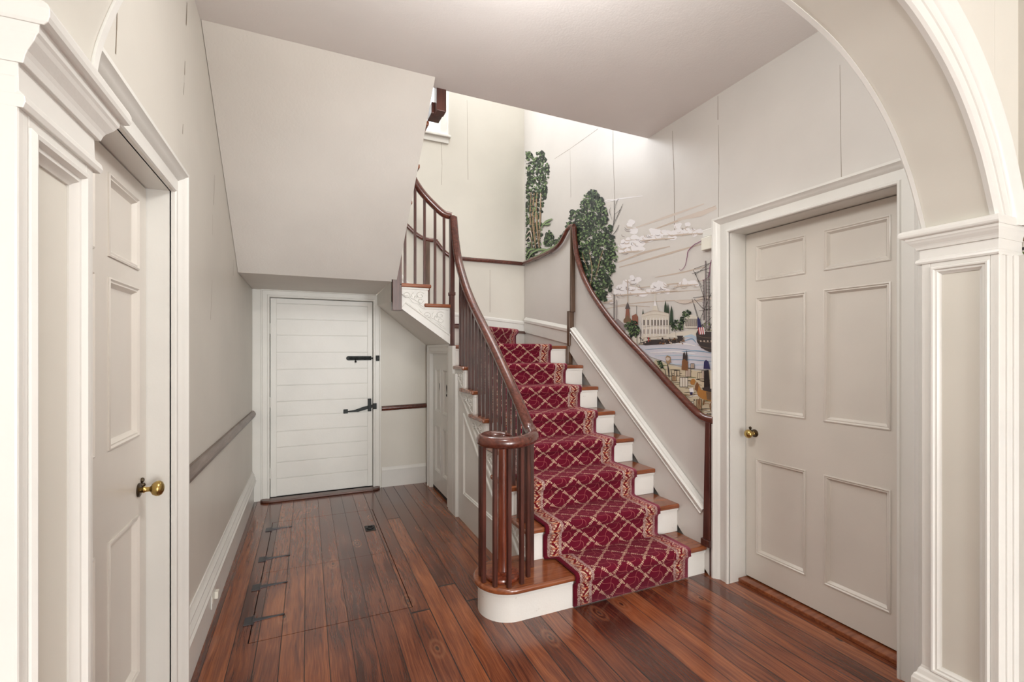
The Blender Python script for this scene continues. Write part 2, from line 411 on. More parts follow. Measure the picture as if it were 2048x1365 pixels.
# ------------------------------------------------------------------ mouldings
CAS = [(0, 0), (0, .016), (.004, .021), (.012, .021), (.016, .015), (.060, .013), (.066, .020), (.074, .029), (.082, .034), (.088, .042), (.100, .042), (.100, 0)]
PANELM = [(0, 0), (0, .012), (-.005, .014), (-.012, .007), (-.017, .008), (-.024, .001), (-.024, -.002), (0, -.002)]
def casing(T, u0, u1, zt, mat, parent, prof=CAS, z0=0, flip=False, w=1.0):
    bm = NB(); prof = [(a*w, b) for a, b in prof]
    # travel up at u1... so that left side = outside
    path = [(u1, z0), (u1, zt), (u0, zt), (u0, z0)]      # left of travel is towards inside -> negate
    sweep(bm, T, path, [(-a, b) for a, b in prof])
    return finish('casing', bm, mat, parent, smooth=30)
def panel_leaf(T, u0, u1, z0, z1, n, thick, panels, mat, parent, raised=True):
    """framed door leaf; n = face offset from wall plane (negative = recessed)"""
    us = sorted({u0, u1, *[p[0] for p in panels], *[p[1] for p in panels]}); zs = sorted({z0, z1, *[p[2] for p in panels], *[p[3] for p in panels]})
    Tn = lambda u, k, z: T(u, n + k, z)
    bm = NB(); V = {}
    def vv(i, j, k):
        if (i, j, k) not in V: V[i, j, k] = bm.verts.new(Tn(us[i], (0, -.012, -thick)[k], zs[j]))
        return V[i, j, k]
    def ispan(i, j):
        if i < 0 or j < 0 or i > len(us)-2 or j > len(zs)-2: return None
        cu, cz = (us[i]+us[i+1])/2, (zs[j]+zs[j+1])/2
        return any(p[0] < cu < p[1] and p[2] < cz < p[3] for p in panels)
    for i in range(len(us)-1):
        for j in range(len(zs)-1):
            s = ispan(i, j); k = 1 if s else 0
            bm.faces.new([vv(i, j, k), vv(i+1, j, k), vv(i+1, j+1, k), vv(i, j+1, k)])
            bm.faces.new([vv(i, j, 2), vv(i, j+1, 2), vv(i+1, j+1, 2), vv(i+1, j, 2)])
            for (pi, pj, qi, qj, di, dj) in ((i, j, i+1, j, 0, -1), (i+1, j, i+1, j+1, 1, 0), (i+1, j+1, i, j+1, 0, 1), (i, j+1, i, j, -1, 0)):
                t = ispan(i+di, j+dj)
                if t is None: bm.faces.new((vv(pi, pj, k), vv(pi, pj, 2), vv(qi, qj, 2), vv(qi, qj, k)))
                elif s and not t: bm.faces.new((vv(pi, pj, 1), vv(qi, qj, 1), vv(qi, qj, 0), vv(pi, pj, 0)))
    leaf = finish('leaf', bm, mat, parent)
    for p in panels:
        b2 = NB(); m = .010
        if raised:
            q = .028
            box_pts = [(p[0], p[2]), (p[1], p[2]), (p[1], p[3]), (p[0], p[3])]
            sweep(b2, Tn, box_pts, [(-.002, .004), (.003, .006), (.008, .001), (.013, .002), (.018, -.006), (.024, -.012), (0, -.012)], closed=True)
        finish('panel_moulding', b2, mat, leaf, smooth=35)
    return leaf
def jambs(T, u0, u1, zt, depth, mat, parent):
    bm = NB()
    fbox(bm, T, u0 - .03, u0, -depth - .04, .004, 0, zt + .03); fbox(bm, T, u1, u1 + .03, -depth - .04, .004, 0, zt + .03); fbox(bm, T, u0, u1, -depth - .04, .004, zt, zt + .03)
    fbox(bm, T, u0 - .03, u1 + .03, -depth - .055, -depth - .04, 0, zt + .03)
    return finish('jamb', bm, mat, parent)
def knob(T, u, n, z, parent, s=1.0, latch=1):
    q = T(u, n, z); ax = (T(u, n + 1, z) - q)
    bm = NB(); lathe(bm, q, ax, [(.024*s, 0), (.025*s, .004), (.020*s, .007)]); r = finish('rosette', bm, DKBRASS, parent, smooth=40)
    bm = NB(); lathe(bm, q, ax, [(.009*s, .004), (.010*s, .014), (.012*s, .016), (.009*s, .02), (.008*s, .032), (.011*s, .036), (.021*s, .042), (.0265*s, .052), (.027*s, .060), (.022*s, .068), (.012*s, .073), (.001, .0745)])
    finish('knob', bm, BRASS, parent, smooth=60)
    bm = NB(); lathe(bm, T(u + latch * .03, n, z + .028), ax, [(.008, 0), (.009, .003), (.007, .008), (.001, .010)], 12); lathe(bm, T(u + latch * .03, n, z + .010), ax, [(.009, 0), (.009, .006), (.006, .011), (.001, .013)], 12)
    fbox(bm, T, u + latch*.03 - .005, u + latch*.03 + .005, n, n + .003, z - .012, z + .035)
    finish('keyhole_cover', bm, DKBRASS, parent, smooth=40)

# left door ---------------------------------------------------------
d1 = struct(empty('door_1'), 'white six panel door in the left wall with a brass knob')
casing(LW, DL0, DL1, DLZ, WHITE, d1); jambs(LW, DL0, DL1, DLZ, .071, WHITE, d1)
pl = [(u0, u1, z0, z1) for u0, u1 in ((1.36, 1.63), (1.735, 2.0)) for z0, z1 in ((.28, .83), (1.108, 1.62), (1.686, 1.93))]
panel_leaf(LW, DL0 + .003, DL1 - .003, .012, DLZ - .004, -.071, .04, pl, DOORP, d1)
knob(LW, 2.005, -.071, .915, d1, 1.0, 1)
# right door --------------------------------------------------------
d3 = struct(empty('door_3'), 'greige six panel door in the right wall near the arch')
casing(RW, DR0, DR1, DRZ, WHITE, d3); jambs(RW, DR0, DR1, DRZ, .134, WHITE, d3)
pr_ = [(u0, u1, z0, z1) for u0, u1 in ((1.238, 1.538), (1.636, 1.935)) for z0, z1 in ((.19, .757), (1.038, 1.722), (1.825, 2.032))]
panel_leaf(RW, DR0 + .003, DR1 - .003, .030, DRZ - .004, -.134, .04, pr_, DOORP, d3)
knob(RW, 1.945, -.134, .909, d3, .95, 1)
bm = NB(); fbox(bm, RW, DR0, DR1, -.175, -.070, 0, .022)
finish('door_sill', bm, TREADM, d3, bevel=.004)
# plank door --------------------------------------------------------
d2 = struct(empty('door_2'), 'low white door of horizontal planks under the stairs')
casing(BW, DB0, DB1, DBZ, PLANKP, d2, prof=[(0, 0), (0, .012), (.006, .018), (.018, .018), (.022, .010), (.060, .010), (.064, .020), (.072, .020), (.072, 0)])
jambs(BW, DB0, DB1, DBZ, .03, PLANKP, d2)
bm = NB(); fbox(bm, BW, DB0 + .004, DB1 - .004, -.06, -.034, .02, DBZ - .006)
lf = finish('leaf', bm, PLANKP, d2)
zs = [.02, .19, .344, .488, .637, .785, .924, 1.078, 1.231, 1.395, 1.559, 1.712, 1.862]
bm = NB()
for i in range(len(zs) - 1):
    dz = random.Random(i).uniform(-.002, .002)
    fbox(bm, BW, DB0 + .055, DB1 - .052, -.034, -.0245 + dz*.5, zs[i] + .003, zs[i+1] - .003)
finish('plank_boards', bm, PLANKP, lf, bevel=.002)
bm = NB(); fbox(bm, BW, DB0 + .004, DB0 + .055, -.031, -.022, .02, DBZ - .006); fbox(bm, BW, DB1 - .052, DB1 - .004, -.031, -.022, .02, DBZ - .006); fbox(bm, BW, DB0 + .055, DB1 - .052, -.031, -.022, 1.864, DBZ - .006)
finish('edge_batten', bm, PLANKP, lf, bevel=.002)
bm = NB(); fbox(bm, BW, DB0, DB1, -.0225, -.0215, 0, .02); 
for z in (.25, .92, 1.62):
    b2 = NB(); lathe(b2, BW(DB0 + .002, -.016, z - .05), (0, 0, 1), [(.006, 0), (.006, .1)], 10); finish('hinge', b2, PLANKP, d2, smooth=40)
finish('floor_gap_shade', bm, DARK, d2)  # thin dark sheet painted in as the shade under the plank door
# bolt
bt = empty('barrel_bolt'); bt.parent = d2
bm = NB(); fbox(bm, BW, .375, .600, -.0215, -.014, 1.312, 1.356); bmesh.ops.create_cone(bm, cap_ends=True, segments=20, radius1=.022, radius2=.022, depth=.0075, matrix=Matrix.Translation(BW(.378, -.018, 1.334)) @ Matrix.Rotation(math.pi/2, 4, 'X'))
finish('bolt_plate', bm, IRON, bt, bevel=.002)
bm = NB(); lathe(bm, BW(.385, -.005, 1.334), (1, 0, 0), [(.008, 0), (.0085, .1), (.0085, .262)], 12)
for q in (.40, .45, .53, .582): lathe(bm, BW(q, -.005, 1.334), (1, 0, 0), [(.013, 0), (.013, .014)], 12)
finish('bolt_bar', bm, IRON, bt, smooth=40)
bm = NB(); lathe(bm, BW(.445, -.003, 1.334), (0, -.3, -1), [(.005, 0), (.005, .028), (.009, .032), (.009, .042), (.003, .046)], 12); finish('bolt_knob', bm, IRON, bt, smooth=40)
bm = NB(); fbox(bm, BW, .640, .674, .020, .030, 1.306, 1.362); fbox(bm, BW, .646, .668, .03, .042, 1.318, 1.348); finish('bolt_keeper', bm, IRON, bt, bevel=.003)
# thumb latch
lt = empty('thumb_latch'); lt.parent = d2
bm = NB(); fbox(bm, BW, .330, .372, -.0215, -.014, .778, .820); finish('latch_plate', bm, IRON, lt, bevel=.003)
bm = NB(); a, b, c, d_ = (.368, .794), (.60, .832), (.60, .860), (.372, .804)
prism(bm, [BW(.368, -.012, .792), BW(.47, -.012, .790), BW(.53, -.012, .806), BW(.61, -.012, .826), BW(.61, -.012, .858), BW(.52, -.012, .838), BW(.44, -.012, .812), BW(.368, -.012, .802)], BW(0, .009, 0) - BW(0, 0, 0)); finish('latch_bar', bm, IRON, lt, bevel=.0015)
bm = NB(); fbox(bm, BW, .565, .597, -.0215, .006, .79, .92); finish('latch_guard', bm, IRON, lt, bevel=.003)
bm = NB(); fbox(bm, BW, .612, .648, .012, .026, .812, .872); finish('latch_catch', bm, IRON, lt, bevel=.003)
# threshold ---------------------------------------------------------
bm = NB(); pts = []
for i in range(9): a = math.pi/2 + math.pi * i / 8 * .5; pts.append((-.345 + .05 * math.cos(a) - .0, 4.85 + .055 * math.sin(a) - .055 + 0))
P = [(-.39, 4.895), (.665, 4.895), (.68, 4.87), (.672, 4.835), (.64, 4.805), (.60, 4.795), (-.33, 4.795), (-.375, 4.81), (-.398, 4.84), (-.402, 4.875)]
prism(bm, [(x, y, .0005) for x, y in P], (0, 0, .02))
tag(finish('threshold_board', bm, SILLW, bevel=.006, seg=3), 'brown wooden threshold with rounded ends at the foot of the plank door', 'threshold')

# closet under the stairs (in the plane of the string) ---------------
XS = 1.17
SW = Fr('R', XS)
d4 = struct(empty('door_4'), 'narrow cream closet door with two heart cutouts below the stair')
prof4 = [(0, 0), (0, .012), (.01, .02), (.022, .012), (.055, .014), (.065, .026), (.082, .026), (.082, 0)]
bm = NB(); sweep(bm, SW, [(4.70, 0), (4.70, 1.385), (4.045, 1.385), (4.045, 0)], [(-a, b) for a, b in prof4]); finish('casing', bm, WHITE, d4, smooth=30)
bm = NB(); fbox(bm, SW, 3.835, 3.965, 0, .030, 0, 1.452); fbox(bm, SW, 3.752, 3.828, 0, .030, 0, 1.215); fbox(bm, SW, 3.828, 3.835, 0, .012, 0, 1.3); finish('post_trim', bm, WHITE, d4, bevel=.004)
pc = [(4.16, 4.29, .36, .66), (4.16, 4.29, .79, 1.19), (4.43, 4.56, .36, .66), (4.43, 4.56, .79, 1.19)]
pc = [(4.13, 4.31, .20, .66), (4.13, 4.31, .80, 1.23), (4.41, 4.60, .20, .66), (4.41, 4.60, .80, 1.23)]
lf4 = panel_leaf(SW, 4.05, 4.695, .03, 1.38, -.02, .03, pc, WHITE, d4)
bm = NB()
for cy in (4.225, 4.475):
    pts = []
    for i in range(24):
        t = 2 * math.pi * i / 24
        pts.append(SW(cy + .024 * math.sin(t) ** 3 * 1.0, -.0315, 1.05 + .044 * (13*math.cos(t) - 5*math.cos(2*t) - 2*math.cos(3*t) - math.cos(4*t)) / 13))
    f = bm.faces.new([bm.verts.new(p) for p in pts])
finish('heart_cutout_shade', bm, DARK, lf4)  # flat dark hearts stand in for the shaded openings
bm = NB(); lathe(bm, SW(4.10, -.02, 1.0), (-1, 0, 0), [(.008, 0), (.006, .012), (.013, .018), (.014, .024), (.008, .03)], 12); finish('knob', bm, IRON, lf4, smooth=50)
bm = NB(); fbox(bm, SW, 4.085, 4.125, -.02, -.008, .73, .785); finish('lock_case', bm, IRON, lf4, bevel=.002)
bm = NB(); fbox(bm, SW, 4.05, 4.695, -.05, -.02, 0, .03); finish('floor_gap_shade', bm, DARK, d4)  # dark block coloured as the shade below the closet leaf
bm = NB(); fbox(bm, SW, 4.03, 4.0485, -.04, .001, 0, 1.40); fbox(bm, SW, 4.697, 4.79, -.04, .001, 0, 1.40); fbox(bm, SW, 4.03, 4.79, -.04, .001, 1.3815, 1.40); finish('jamb', bm, WHITE, d4)

# ------------------------------------------------------------------ baseboards
BP = lambda h: [(0, 0), (0, .016), (h*.60, .016), (h*.62, .024), (h*.66, .034), (h*.70, .036), (h*.74, .028), (h*.78, .030), (h*.86, .018), (h*.90, .020), (h*.96, .008), (h, .006), (h, 0)]
def baseb(name, T, u0, u1, h, mat=WHITE, z=0, lab=None):
    bm = NB(); sweep(bm, T, [(u0, z), (u1, z)], BP(h)); return struct(finish(name, bm, mat, smooth=30), lab)
baseb('baseboard_left', LW, DL1 + .1, YB - .02, .29)
bm = NB(); sweep(bm, BW, [(.70, 0), (1.165, 0)], [(0, 0), (0, .012), (.155, .012), (.175, .016), (.20, .006), (.205, 0)]); struct(finish('baseboard_back', bm, WHITE, smooth=30))
bm = NB(); fbox(bm, BW, XL, -.398, 0, .012, 0, 1.985); struct(finish('trim_1', bm, PLANKP, bevel=.003), 'white corner board left of the plank door')
# stair-level baseboards (right wall winder, back wall)
bm = NB()
sweep(bm, RW, [(3.87, 1.475), (4.885, 1.63)][::1], [(0, 0), (0, .012), (.11, .012), (.12, .022), (.145, .024), (.16, .012), (.175, 0)]); struct(finish('baseboard_winder', bm, WHITE, smooth=30))
bm = NB()
prof = [(0, 0), (0, .012), (.12, .012), (.13, .018), (.15, .018), (.16, .006), (.165, 0)]
sweep(bm, BW, [(1.15, 1.70), (XR - .012, 1.595)], prof); sweep(bm, BW, [(XL, 2.75), (.70, 2.20), (1.15, 1.70)], prof)
struct(finish('baseboard_stairwell', bm, WHITE, smooth=30))

# ------------------------------------------------------------------ arch wall
A0, A1, AY0, AY1 = -.338, 2.17, .775, .97
AR0, AR1 = A0 + .013, A1 - .013
XC = (AR0 + AR1) / 2
half = [(0, 2.56), (.22, 2.545), (.433, 2.508), (.645, 2.452), (.785, 2.39), (.925, 2.298), (1.035, 2.195), (1.12, 2.085), (1.16, 2.02), (1.200, 1.94), (1.228, 1.88), (1.245, 1.84)]
sm = crom([(x, z, 0) for x, z in half], 5)
smL = crom([(x, z, 0) for x, z in half[:4] + [(.80, 2.395), (.955, 2.303), (1.062, 2.215), (1.137, 2.125), (1.180, 2.052), (1.207, 1.987), (1.226, 1.928), (1.236, 1.885), (1.241, 1.84)]], 5)
arch = [(XC - p.x, p.y) for p in reversed(smL)] + [(XC + p.x, p.y) for p in sm[1:]]
arch = [(min(max(x, AR0), AR1), z) for x, z in arch]
arch[0] = (AR0, 1.81); arch[-1] = (AR1, arch[-1][1])
bm = NB(); fr, bk, ft, bt_ = [], [], [], []
for x, z in arch:
    fr.append(bm.verts.new((x, AY0, z))); bk.append(bm.verts.new((x, AY1, z))); ft.append(bm.verts.new((x, AY0, ZC))); bt_.append(bm.verts.new((x, AY1, ZC)))
for i in range(len(arch) - 1):
    bm.faces.new((fr[i], fr[i+1], ft[i+1], ft[i])); bm.faces.new((bk[i], bt_[i], bt_[i+1], bk[i+1])); bm.faces.new((fr[i], bk[i], bk[i+1], fr[i+1]))
box(bm, XL, A0, AY0, AY1, 0, ZC); box(bm, A1, XR + .05, AY0, AY1, 0, ZC); box(bm, A0, AR0 - .0006, AY0, AY1, 1.78, ZC); box(bm, AR1 + .0006, A1, AY0, AY1, 1.80, ZC)
wa = struct(finish('wall_arch', bm, WALLU, smooth=30), 'wall with a wide round arch')
ar = struct(empty('trim_2'), 'white moulded surround of the round arch with panelled piers')
# archivolt on the front, beads on both arrises
def arch_sweep(prof, name, mat=WHITE, y=AY0, sgn=-1, pts=None):
    """prof (a outward from opening in plane, b out of wall)"""
    P = pts or arch; bm = NB(); rings = []
    for i, (x, z) in enumerate(P):
        x0, z0 = P[max(i-1, 0)]; x1, z1 = P[min(i+1, len(P)-1)]
        d = Vector((x1-x0, z1-z0)).normalized(); nrm = Vector((-d.y, d.x))
        if i in (0, len(P)-1): nrm = Vector((-1 if i == 0 else 1, 0))
        rings.append([bm.verts.new((x + nrm.x*a, y + sgn*b, z + nrm.y*a)) for a, b in prof])
    k = len(prof)
    for i in range(len(P)-1):
        for j in range(k): bm.faces.new((rings[i][j], rings[i][(j+1) % k], rings[i+1][(j+1) % k], rings[i+1][j]))
    return finish(name, bm, mat, ar, smooth=35)
arch_sweep([(-.004, -.008), (-.006, .006), (0, .014), (.008, .014), (.010, .010), (.045, .010), (.047, .014), (.085, .014), (.088, .018), (.098, .026), (.112, .028), (.122, .036), (.134, .038), (.142, .030), (.146, .012), (.146, -.005)], 'archivolt')
arch_sweep([(-.004, -.008), (-.006, .004), (.0, .010), (.008, .010), (.012, 0), (.004, -.006)], 'arch_bead', y=AY1, sgn=1)
def pier(side):
    s = 1 if side == 'R' else -1
    XP = A1 if side == 'R' else A0
    T = Fr('R', XP) if side == 'R' else Fr('L', XP)       # jamb face frame: u=Y, n towards opening
    p = empty('arch_pier'); p.parent = ar
    p['label'] = 'right hand pier of the arch' if side == 'R' else 'left hand pier of the arch, cut by the frame'
    dz = 0 if side == 'R' else -.034
    bm = NB(); y0, y1 = AY0 - .002, AY1 + .002
    fbox(bm, T, y0, y0 + .014, 0, .013, 0, 1.74); fbox(bm, T, y1 - .018, y1, 0, .013, 0, 1.74)
    fbox(bm, T, y0 + .014, y1 - .018, 0, .013, 1.72 + dz, 1.74); fbox(bm, T, y0 + .014, y1 - .018, 0, .013, 0, .19)
    finish('jamb_frame', bm, WHITE, p, bevel=.002)
    bm = NB(); sweep(bm, T, [(y0 + .014, .19), (y1 - .018, .19), (y1 - .018, 1.72 + dz), (y0 + .014, 1.72 + dz)], [(0, 0), (0, .016), (.005, .020), (.010, .019), (.014, .012), (.020, .012), (.025, .006), (.030, .003), (.030, 0)], closed=True)
    finish('panel_moulding', bm, WHITE, p, smooth=35)
    # pilaster on the front of the pier
    xw = .146
    bm = NB(); xa, xb = (XP, XP + s * xw)
    Tf = lambda u, n, z: Vector((XP + s * u, AY0 - n, z))
    for (a0, a1, n1) in ((-.013, .012, .012), (.012, .045, .008), (.045, .085, .012), (.085, .12, .016), (.12, .146, .032)):
        fbox(bm, Tf, a0, a1, -.002, n1, 0, 1.74)
    finish('pilaster', bm, WHITE, p, bevel=.003)
    Tb = lambda u, n, z: Vector((XP + s * u, AY1 + n, z))
    bm = NB()
    for (a0, a1, n1) in ((-.013, .012, .012), (.012, .06, .008), (.06, .085, .014)): fbox(bm, Tb, a0, a1, -.002, n1, 0, 1.74)
    finish('back_casing', bm, WHITE, p, bevel=.003)
    # capital: horizontal rings wrapping front, jamb and back
    dz = 0 if side == 'R' else -.034
    prof = [(1.735, .012), (1.735, .022), (1.742, .026), (1.750, .024), (1.756, .014), (1.790, .013), (1.790, .022), (1.800, .026), (1.806, .030), (1.818, .042), (1.824, .046), (1.828, .050), (1.838, .052), (1.838, .060), (1.842, .067), (1.848, .070), (1.858, .070), (1.864, .066), (1.868, .058), (1.868, .012)]
    prof = [(z + dz, o) for z, o in prof]
    bm = NB(); rings = []
    for z, o in prof:
        ox = .012 + (o - .012) * .60; pts = [(XP + s*(xw + .012), AY0 - .010 - (o - .012)*.22), (XP - s*ox, AY0 - .010 - (o - .012)*.22), (XP - s*ox, AY1 + o + .004), (XP + s*(xw - .03), AY1 + o + .004)]
        pts += [(XP + s*(xw - .03), AY1 - .02), (XP + s*(xw + .012), AY0 + .02)]
        rings.append([bm.verts.new((x, y, z)) for x, y in pts])
    for i in range(len(rings)-1):
        for j in range(len(rings[0])):
            k = (j+1) % len(rings[0]); bm.faces.new((rings[i][j], rings[i][k], rings[i+1][k], rings[i+1][j]))
    bm.faces.new(rings[0]); bm.faces.new(rings[-1])
    finish('capital', bm, WHITE, p, bevel=.0015)
    prof = [(0, .036), (.145, .036), (.150, .033), (.160, .030), (.166, .024), (.182, .020), (.19, .015), (.205, .012)]
    bm = NB(); rings = []
    for z, o in prof:
        pts = [(XP + s*(xw + .01), AY0 - o - .008), (XP - s*o, AY0 - o - .008), (XP - s*o, AY1 + o), (XP + s*(xw - .03), AY1 + o), (XP + s*(xw - .03), AY1 - .02), (XP + s*(xw + .01), AY0 + .02)]
        rings.append([bm.verts.new((x, y, z)) for x, y in pts])
    for i in range(len(rings)-1):
        for j in range(6):
            k = (j+1) % 6; bm.faces.new((rings[i][j], rings[i][k], rings[i+1][k], rings[i+1][j]))
    bm.faces.new(rings[0]); bm.faces.new(rings[-1])
    finish('plinth', bm, WHITE, p, bevel=.002)
pier('R'); pier('L')
# front room dado rail on the right
bm = NB(); sweep(bm, RW, [(-1.2, .80), (.74, .80)], [(0, 0), (.0, .012), (.02, .016), (.028, .030), (.040, .030), (.044, 0)]); struct(finish('trim_3', bm, WHITE, smooth=30), 'white dado rail right of the arch')

# ------------------------------------------------------------------ stair window & front windows
def window(name, T, u0, u1, z0, z1, lab, sill=True, dp=.12):
    e = struct(empty(name), lab)
    bm = NB(); cw = .10
    fbox(bm, T, u1, u1 + cw, -.01, .018, z0, z1 + cw); fbox(bm, T, u0 - cw, u0, -.01, .018, z0, z1 + cw); fbox(bm, T, u0, u1, -.01, .018, z1, z1 + cw)
    fbox(bm, T, u1 + cw - .02, u1 + cw, .018, .030, z0, z1 + cw)
    finish('casing', bm, WHITE, e, bevel=.003)
    bm = NB(); fbox(bm, T, u0 - cw - .02, u1 + cw + .02, -.05, .045, z0 - .025, z0); finish('sill', bm, WHITE, e, bevel=.005)
    bm = NB(); fbox(bm, T, u0 - cw, u1 + cw, -.0, .018, z0 - .085, z0 - .025); finish('apron', bm, WHITE, e, bevel=.003)
    bm = NB(); s = .045
    fbox(bm, T, u0, u0 + s, -.08, -.045, z0, z1); fbox(bm, T, u1 - s, u1, -.08, -.045, z0, z1); fbox(bm, T, u0, u1, -.08, -.045, z0, z0 + s); fbox(bm, T, u0, u1, -.08, -.045, z1 - s, z1)
    fbox(bm, T, u0, u1, -.08, -.045, (z0+z1)/2 - .02, (z0+z1)/2 + .02)
    for k in (1, 2): q = u0 + (u1-u0)*k/3; fbox(bm, T, q - .008, q + .008, -.07, -.05, z0, z1)
    for k in (1, 3): q = z0 + (z1-z0)*k/4; fbox(bm, T, u0, u1, -.07, -.05, q - .008, q + .008)
    fr = finish('sash', bm, WHITE, e, bevel=.002)
    bm = NB(); fbox(bm, T, u0, u1, -.064, -.061, z0, z1); finish('pane', bm, GLASS, fr)
window('window_1', BW, .42, 1.31, 3.76, 5.1, 'bright white stair window high on the back wall')
window('window_2', FW, -.4, .6, .4, 2.5, 'tall window of the front room')
window('window_3', FW, 1.25, 2.25, .4, 2.5, 'second tall window of the front room')

# ------------------------------------------------------------------ staircase
ZT = [0, .182, .375, .558, .738, .917, 1.101, 1.280, 1.458, 1.640, 1.815, 1.978]     # tread tops
YN = [0, 2.150, 2.381, 2.616, 2.853, 3.090, 3.328, 3.567, 3.847]                        # nosing positions
RX = 2.295; TT = .031
st = tag(empty('staircase'), 'white and brown wooden staircase climbing from the floor and turning left over the closet', 'staircase')
def bracket(T, u, z, w, h, parent, flip=1):
    """carved scroll bracket under a tread end: thin plate with raised scroll lines; u = riser side"""
    bm = NB(); pts = [(0, 0), (0, -h), (w*.16, -h*.93), (w*.30, -h*.72), (w*.48, -h*.66), (w*.62, -h*.40), (w*.80, -h*.36), (w*.95, -h*.14), (w, 0)]
    prism(bm, [T(u + flip*a, .001, z + b) for a, b in pts], T(0, .007, 0) - T(0, 0, 0))
    br = finish('carved_bracket', bm, WHITE, parent)
    bm = NB(); sec = circ(.0036, 6)
    def curve(c, n=.009):
        c = [T(u + flip*a*w, n, z - b*h) for a, b in c]; tube(bm, crom(c, 4), sec)
    curve([(.06, .18), (.20, .10), (.33, .22), (.27, .38), (.14, .36), (.15, .24), (.22, .25)])
    curve([(.05, .90), (.18, .80), (.30, .62), (.42, .50), (.40, .34), (.33, .34), (.34, .44)])
    curve([(.08, .55), (.16, .68), (.28, .58), (.22, .46), (.13, .50)])
    curve([(.42, .50), (.55, .42), (.60, .22), (.72, .16), (.80, .26), (.74, .34), (.66, .30)])
    curve([(.60, .38), (.72, .42), (.86, .26), (.94, .10)])
    curve([(.45, .14), (.52, .26), (.50, .38)])
    finish('scroll_carving', bm, WHITE, br, smooth=60)
# step 1 bullnose
cx, cy = 1.005, 2.333
def bull(r, x1, yb):
    p = [(x1, cy - r)]
    for i in range(25):
        a = -math.pi/2 - math.pi * i / 24; p.append((cx + r * math.cos(a), cy + r * math.sin(a)))
    p += [(1.165, cy + r), (1.165, yb), (x1, yb)]
    return p
bm = NB(); prism(bm, [(x, y, 0) for x, y in bull(.161, RX, 2.42)], (0, 0, ZT[1] - TT)); finish('riser', bm, RISERW, st, smooth=30)
bm = NB(); prism(bm, [(x, y, ZT[1] - TT - .018) for x, y in bull(.170, RX, 2.42)], (0, 0, .018)); finish('riser_moulding', bm, WHITE, st, smooth=30)
bm = NB(); prism(bm, [(x, y, ZT[1] - TT) for x, y in bull(.186, RX, 2.42)], (0, 0, TT)); finish('tread', bm, TREADM, st, smooth=30, bevel=.012, seg=4)
for k in range(2, 9):
    yr = YN[k] + .025; nxt = YN[k+1] + .03 if k < 8 else None
    bm = NB(); box(bm, XS + .003, RX, yr - .001, yr + .018, ZT[k-1], ZT[k] - TT); box(bm, XS - .004, RX, yr - .010, yr - .001, ZT[k] - TT - .016, ZT[k] - TT); finish('riser', bm, RISERW, st, bevel=.002)
    bm = NB()
    if k < 8:
        box(bm, 1.143, RX, YN[k], nxt, ZT[k] - TT, ZT[k])
        box(bm, 1.143, 1.172, nxt - .01, YN[k] + .335, ZT[k] - TT, ZT[k])
    else:   # first winder, bounded by the diagonal
        prism(bm, [(1.165, YN[8], ZT[8] - TT), (RX + .03, YN[8], ZT[8] - TT), (XR - .002, 4.898, ZT[8] - TT), (1.165, 3.98, ZT[8] - TT)], (0, 0, TT))
    t = finish('tread', bm, TREADM, st, bevel=.010, seg=3)
    if k < 8: bracket(SW, YN[k] + .03, ZT[k] - TT - .002, .30, .155, t)
# winder riser 9 (diagonal), tread 9, riser/treads 10-11
P0 = Vector((1.17, 3.95, 0)); P1 = Vector((XR - .002, 4.898, 0)); dd = (P1 - P0).normalized(); nn = Vector((dd.y, -dd.x, 0))
bm = NB(); prism(bm, [P0 + Vector((0, 0, ZT[8])), P1 + Vector((0, 0, ZT[8])), P1 - nn*.02 + Vector((0, 0, ZT[8])), P0 - nn*.02 + Vector((0, 0, ZT[8]))], (0, 0, ZT[9] - TT - ZT[8])); finish('riser', bm, RISERW, st)
bm = NB(); q = nn * .028
prism(bm, [tuple((P0 + q)[:2]) + (ZT[9]-TT,), tuple((P1 + q)[:2]) + (ZT[9]-TT,), (XR - .002, 4.898, ZT[9]-TT), (1.14, 4.898, ZT[9]-TT), (1.14, 3.97, ZT[9]-TT)], (0, 0, TT)); finish('tread', bm, SILLW, st, bevel=.008, seg=3)
FY = 3.93      # face of the second flight's string
SF = Fr('B', FY)
for k, x0, x1 in ((10, .915, 1.15), (11, .70, .975)):
    bm = NB(); box(bm, x1 - .045, x1 - .024, FY + .003, YB - .002, ZT[k-1], ZT[k] - TT); finish('riser', bm, RISERW, st)
    bm = NB(); box(bm, x0, x1, FY - .028, YB - .002, ZT[k] - TT, ZT[k]); t = finish('tread', bm, TREADM, st, bevel=.010, seg=3)
    bm = NB(); box(bm, x0, x1 - .02, FY - .014, FY, ZT[k] - TT - .018, ZT[k] - TT); finish('tread_moulding', bm, WHITE, t, bevel=.004)
    bracket(SF, x1 - .045, ZT[k] - TT - .018, .235, .165, t, -1)
# second flight string with sloping lower band
zb = lambda x: 1.462 + (1.15 - x) * .70
bm = NB(); prism(bm, [(.70, FY, zb(.70)), (1.145, FY, zb(1.145)), (1.145, FY, ZT[10] - TT), (.93, FY, ZT[10] - TT), (.93, FY, ZT[11] - TT), (.70, FY, ZT[11] - TT)], (0, .03, 0)); finish('stair_string', bm, WHITE, st)
bm = NB(); sweep(bm, SF, [(1.142, zb(1.142)), (.72, zb(.72))], [(0, 0), (0, .012), (-.055, .012), (-.062, .018), (-.072, .014), (-.076, .0)]); finish('string_band', bm, WHITE, st, smooth=30)
bm = NB()   # soffit below the second flight and the flat over the plank door
V = [bm.verts.new(p) for p in [(.640, FY, zb(.645)), (1.165, FY, zb(1.165)), (1.165, YB, zb(1.14)), (.655, YB, 1.88), (.640, FY, 1.988), (.655, YB, 1.988)]]
bm.faces.new(V[:4]); bm.faces.new((V[0], V[3], V[5], V[4])); 
finish('flight_soffit', bm, SOFF, st)
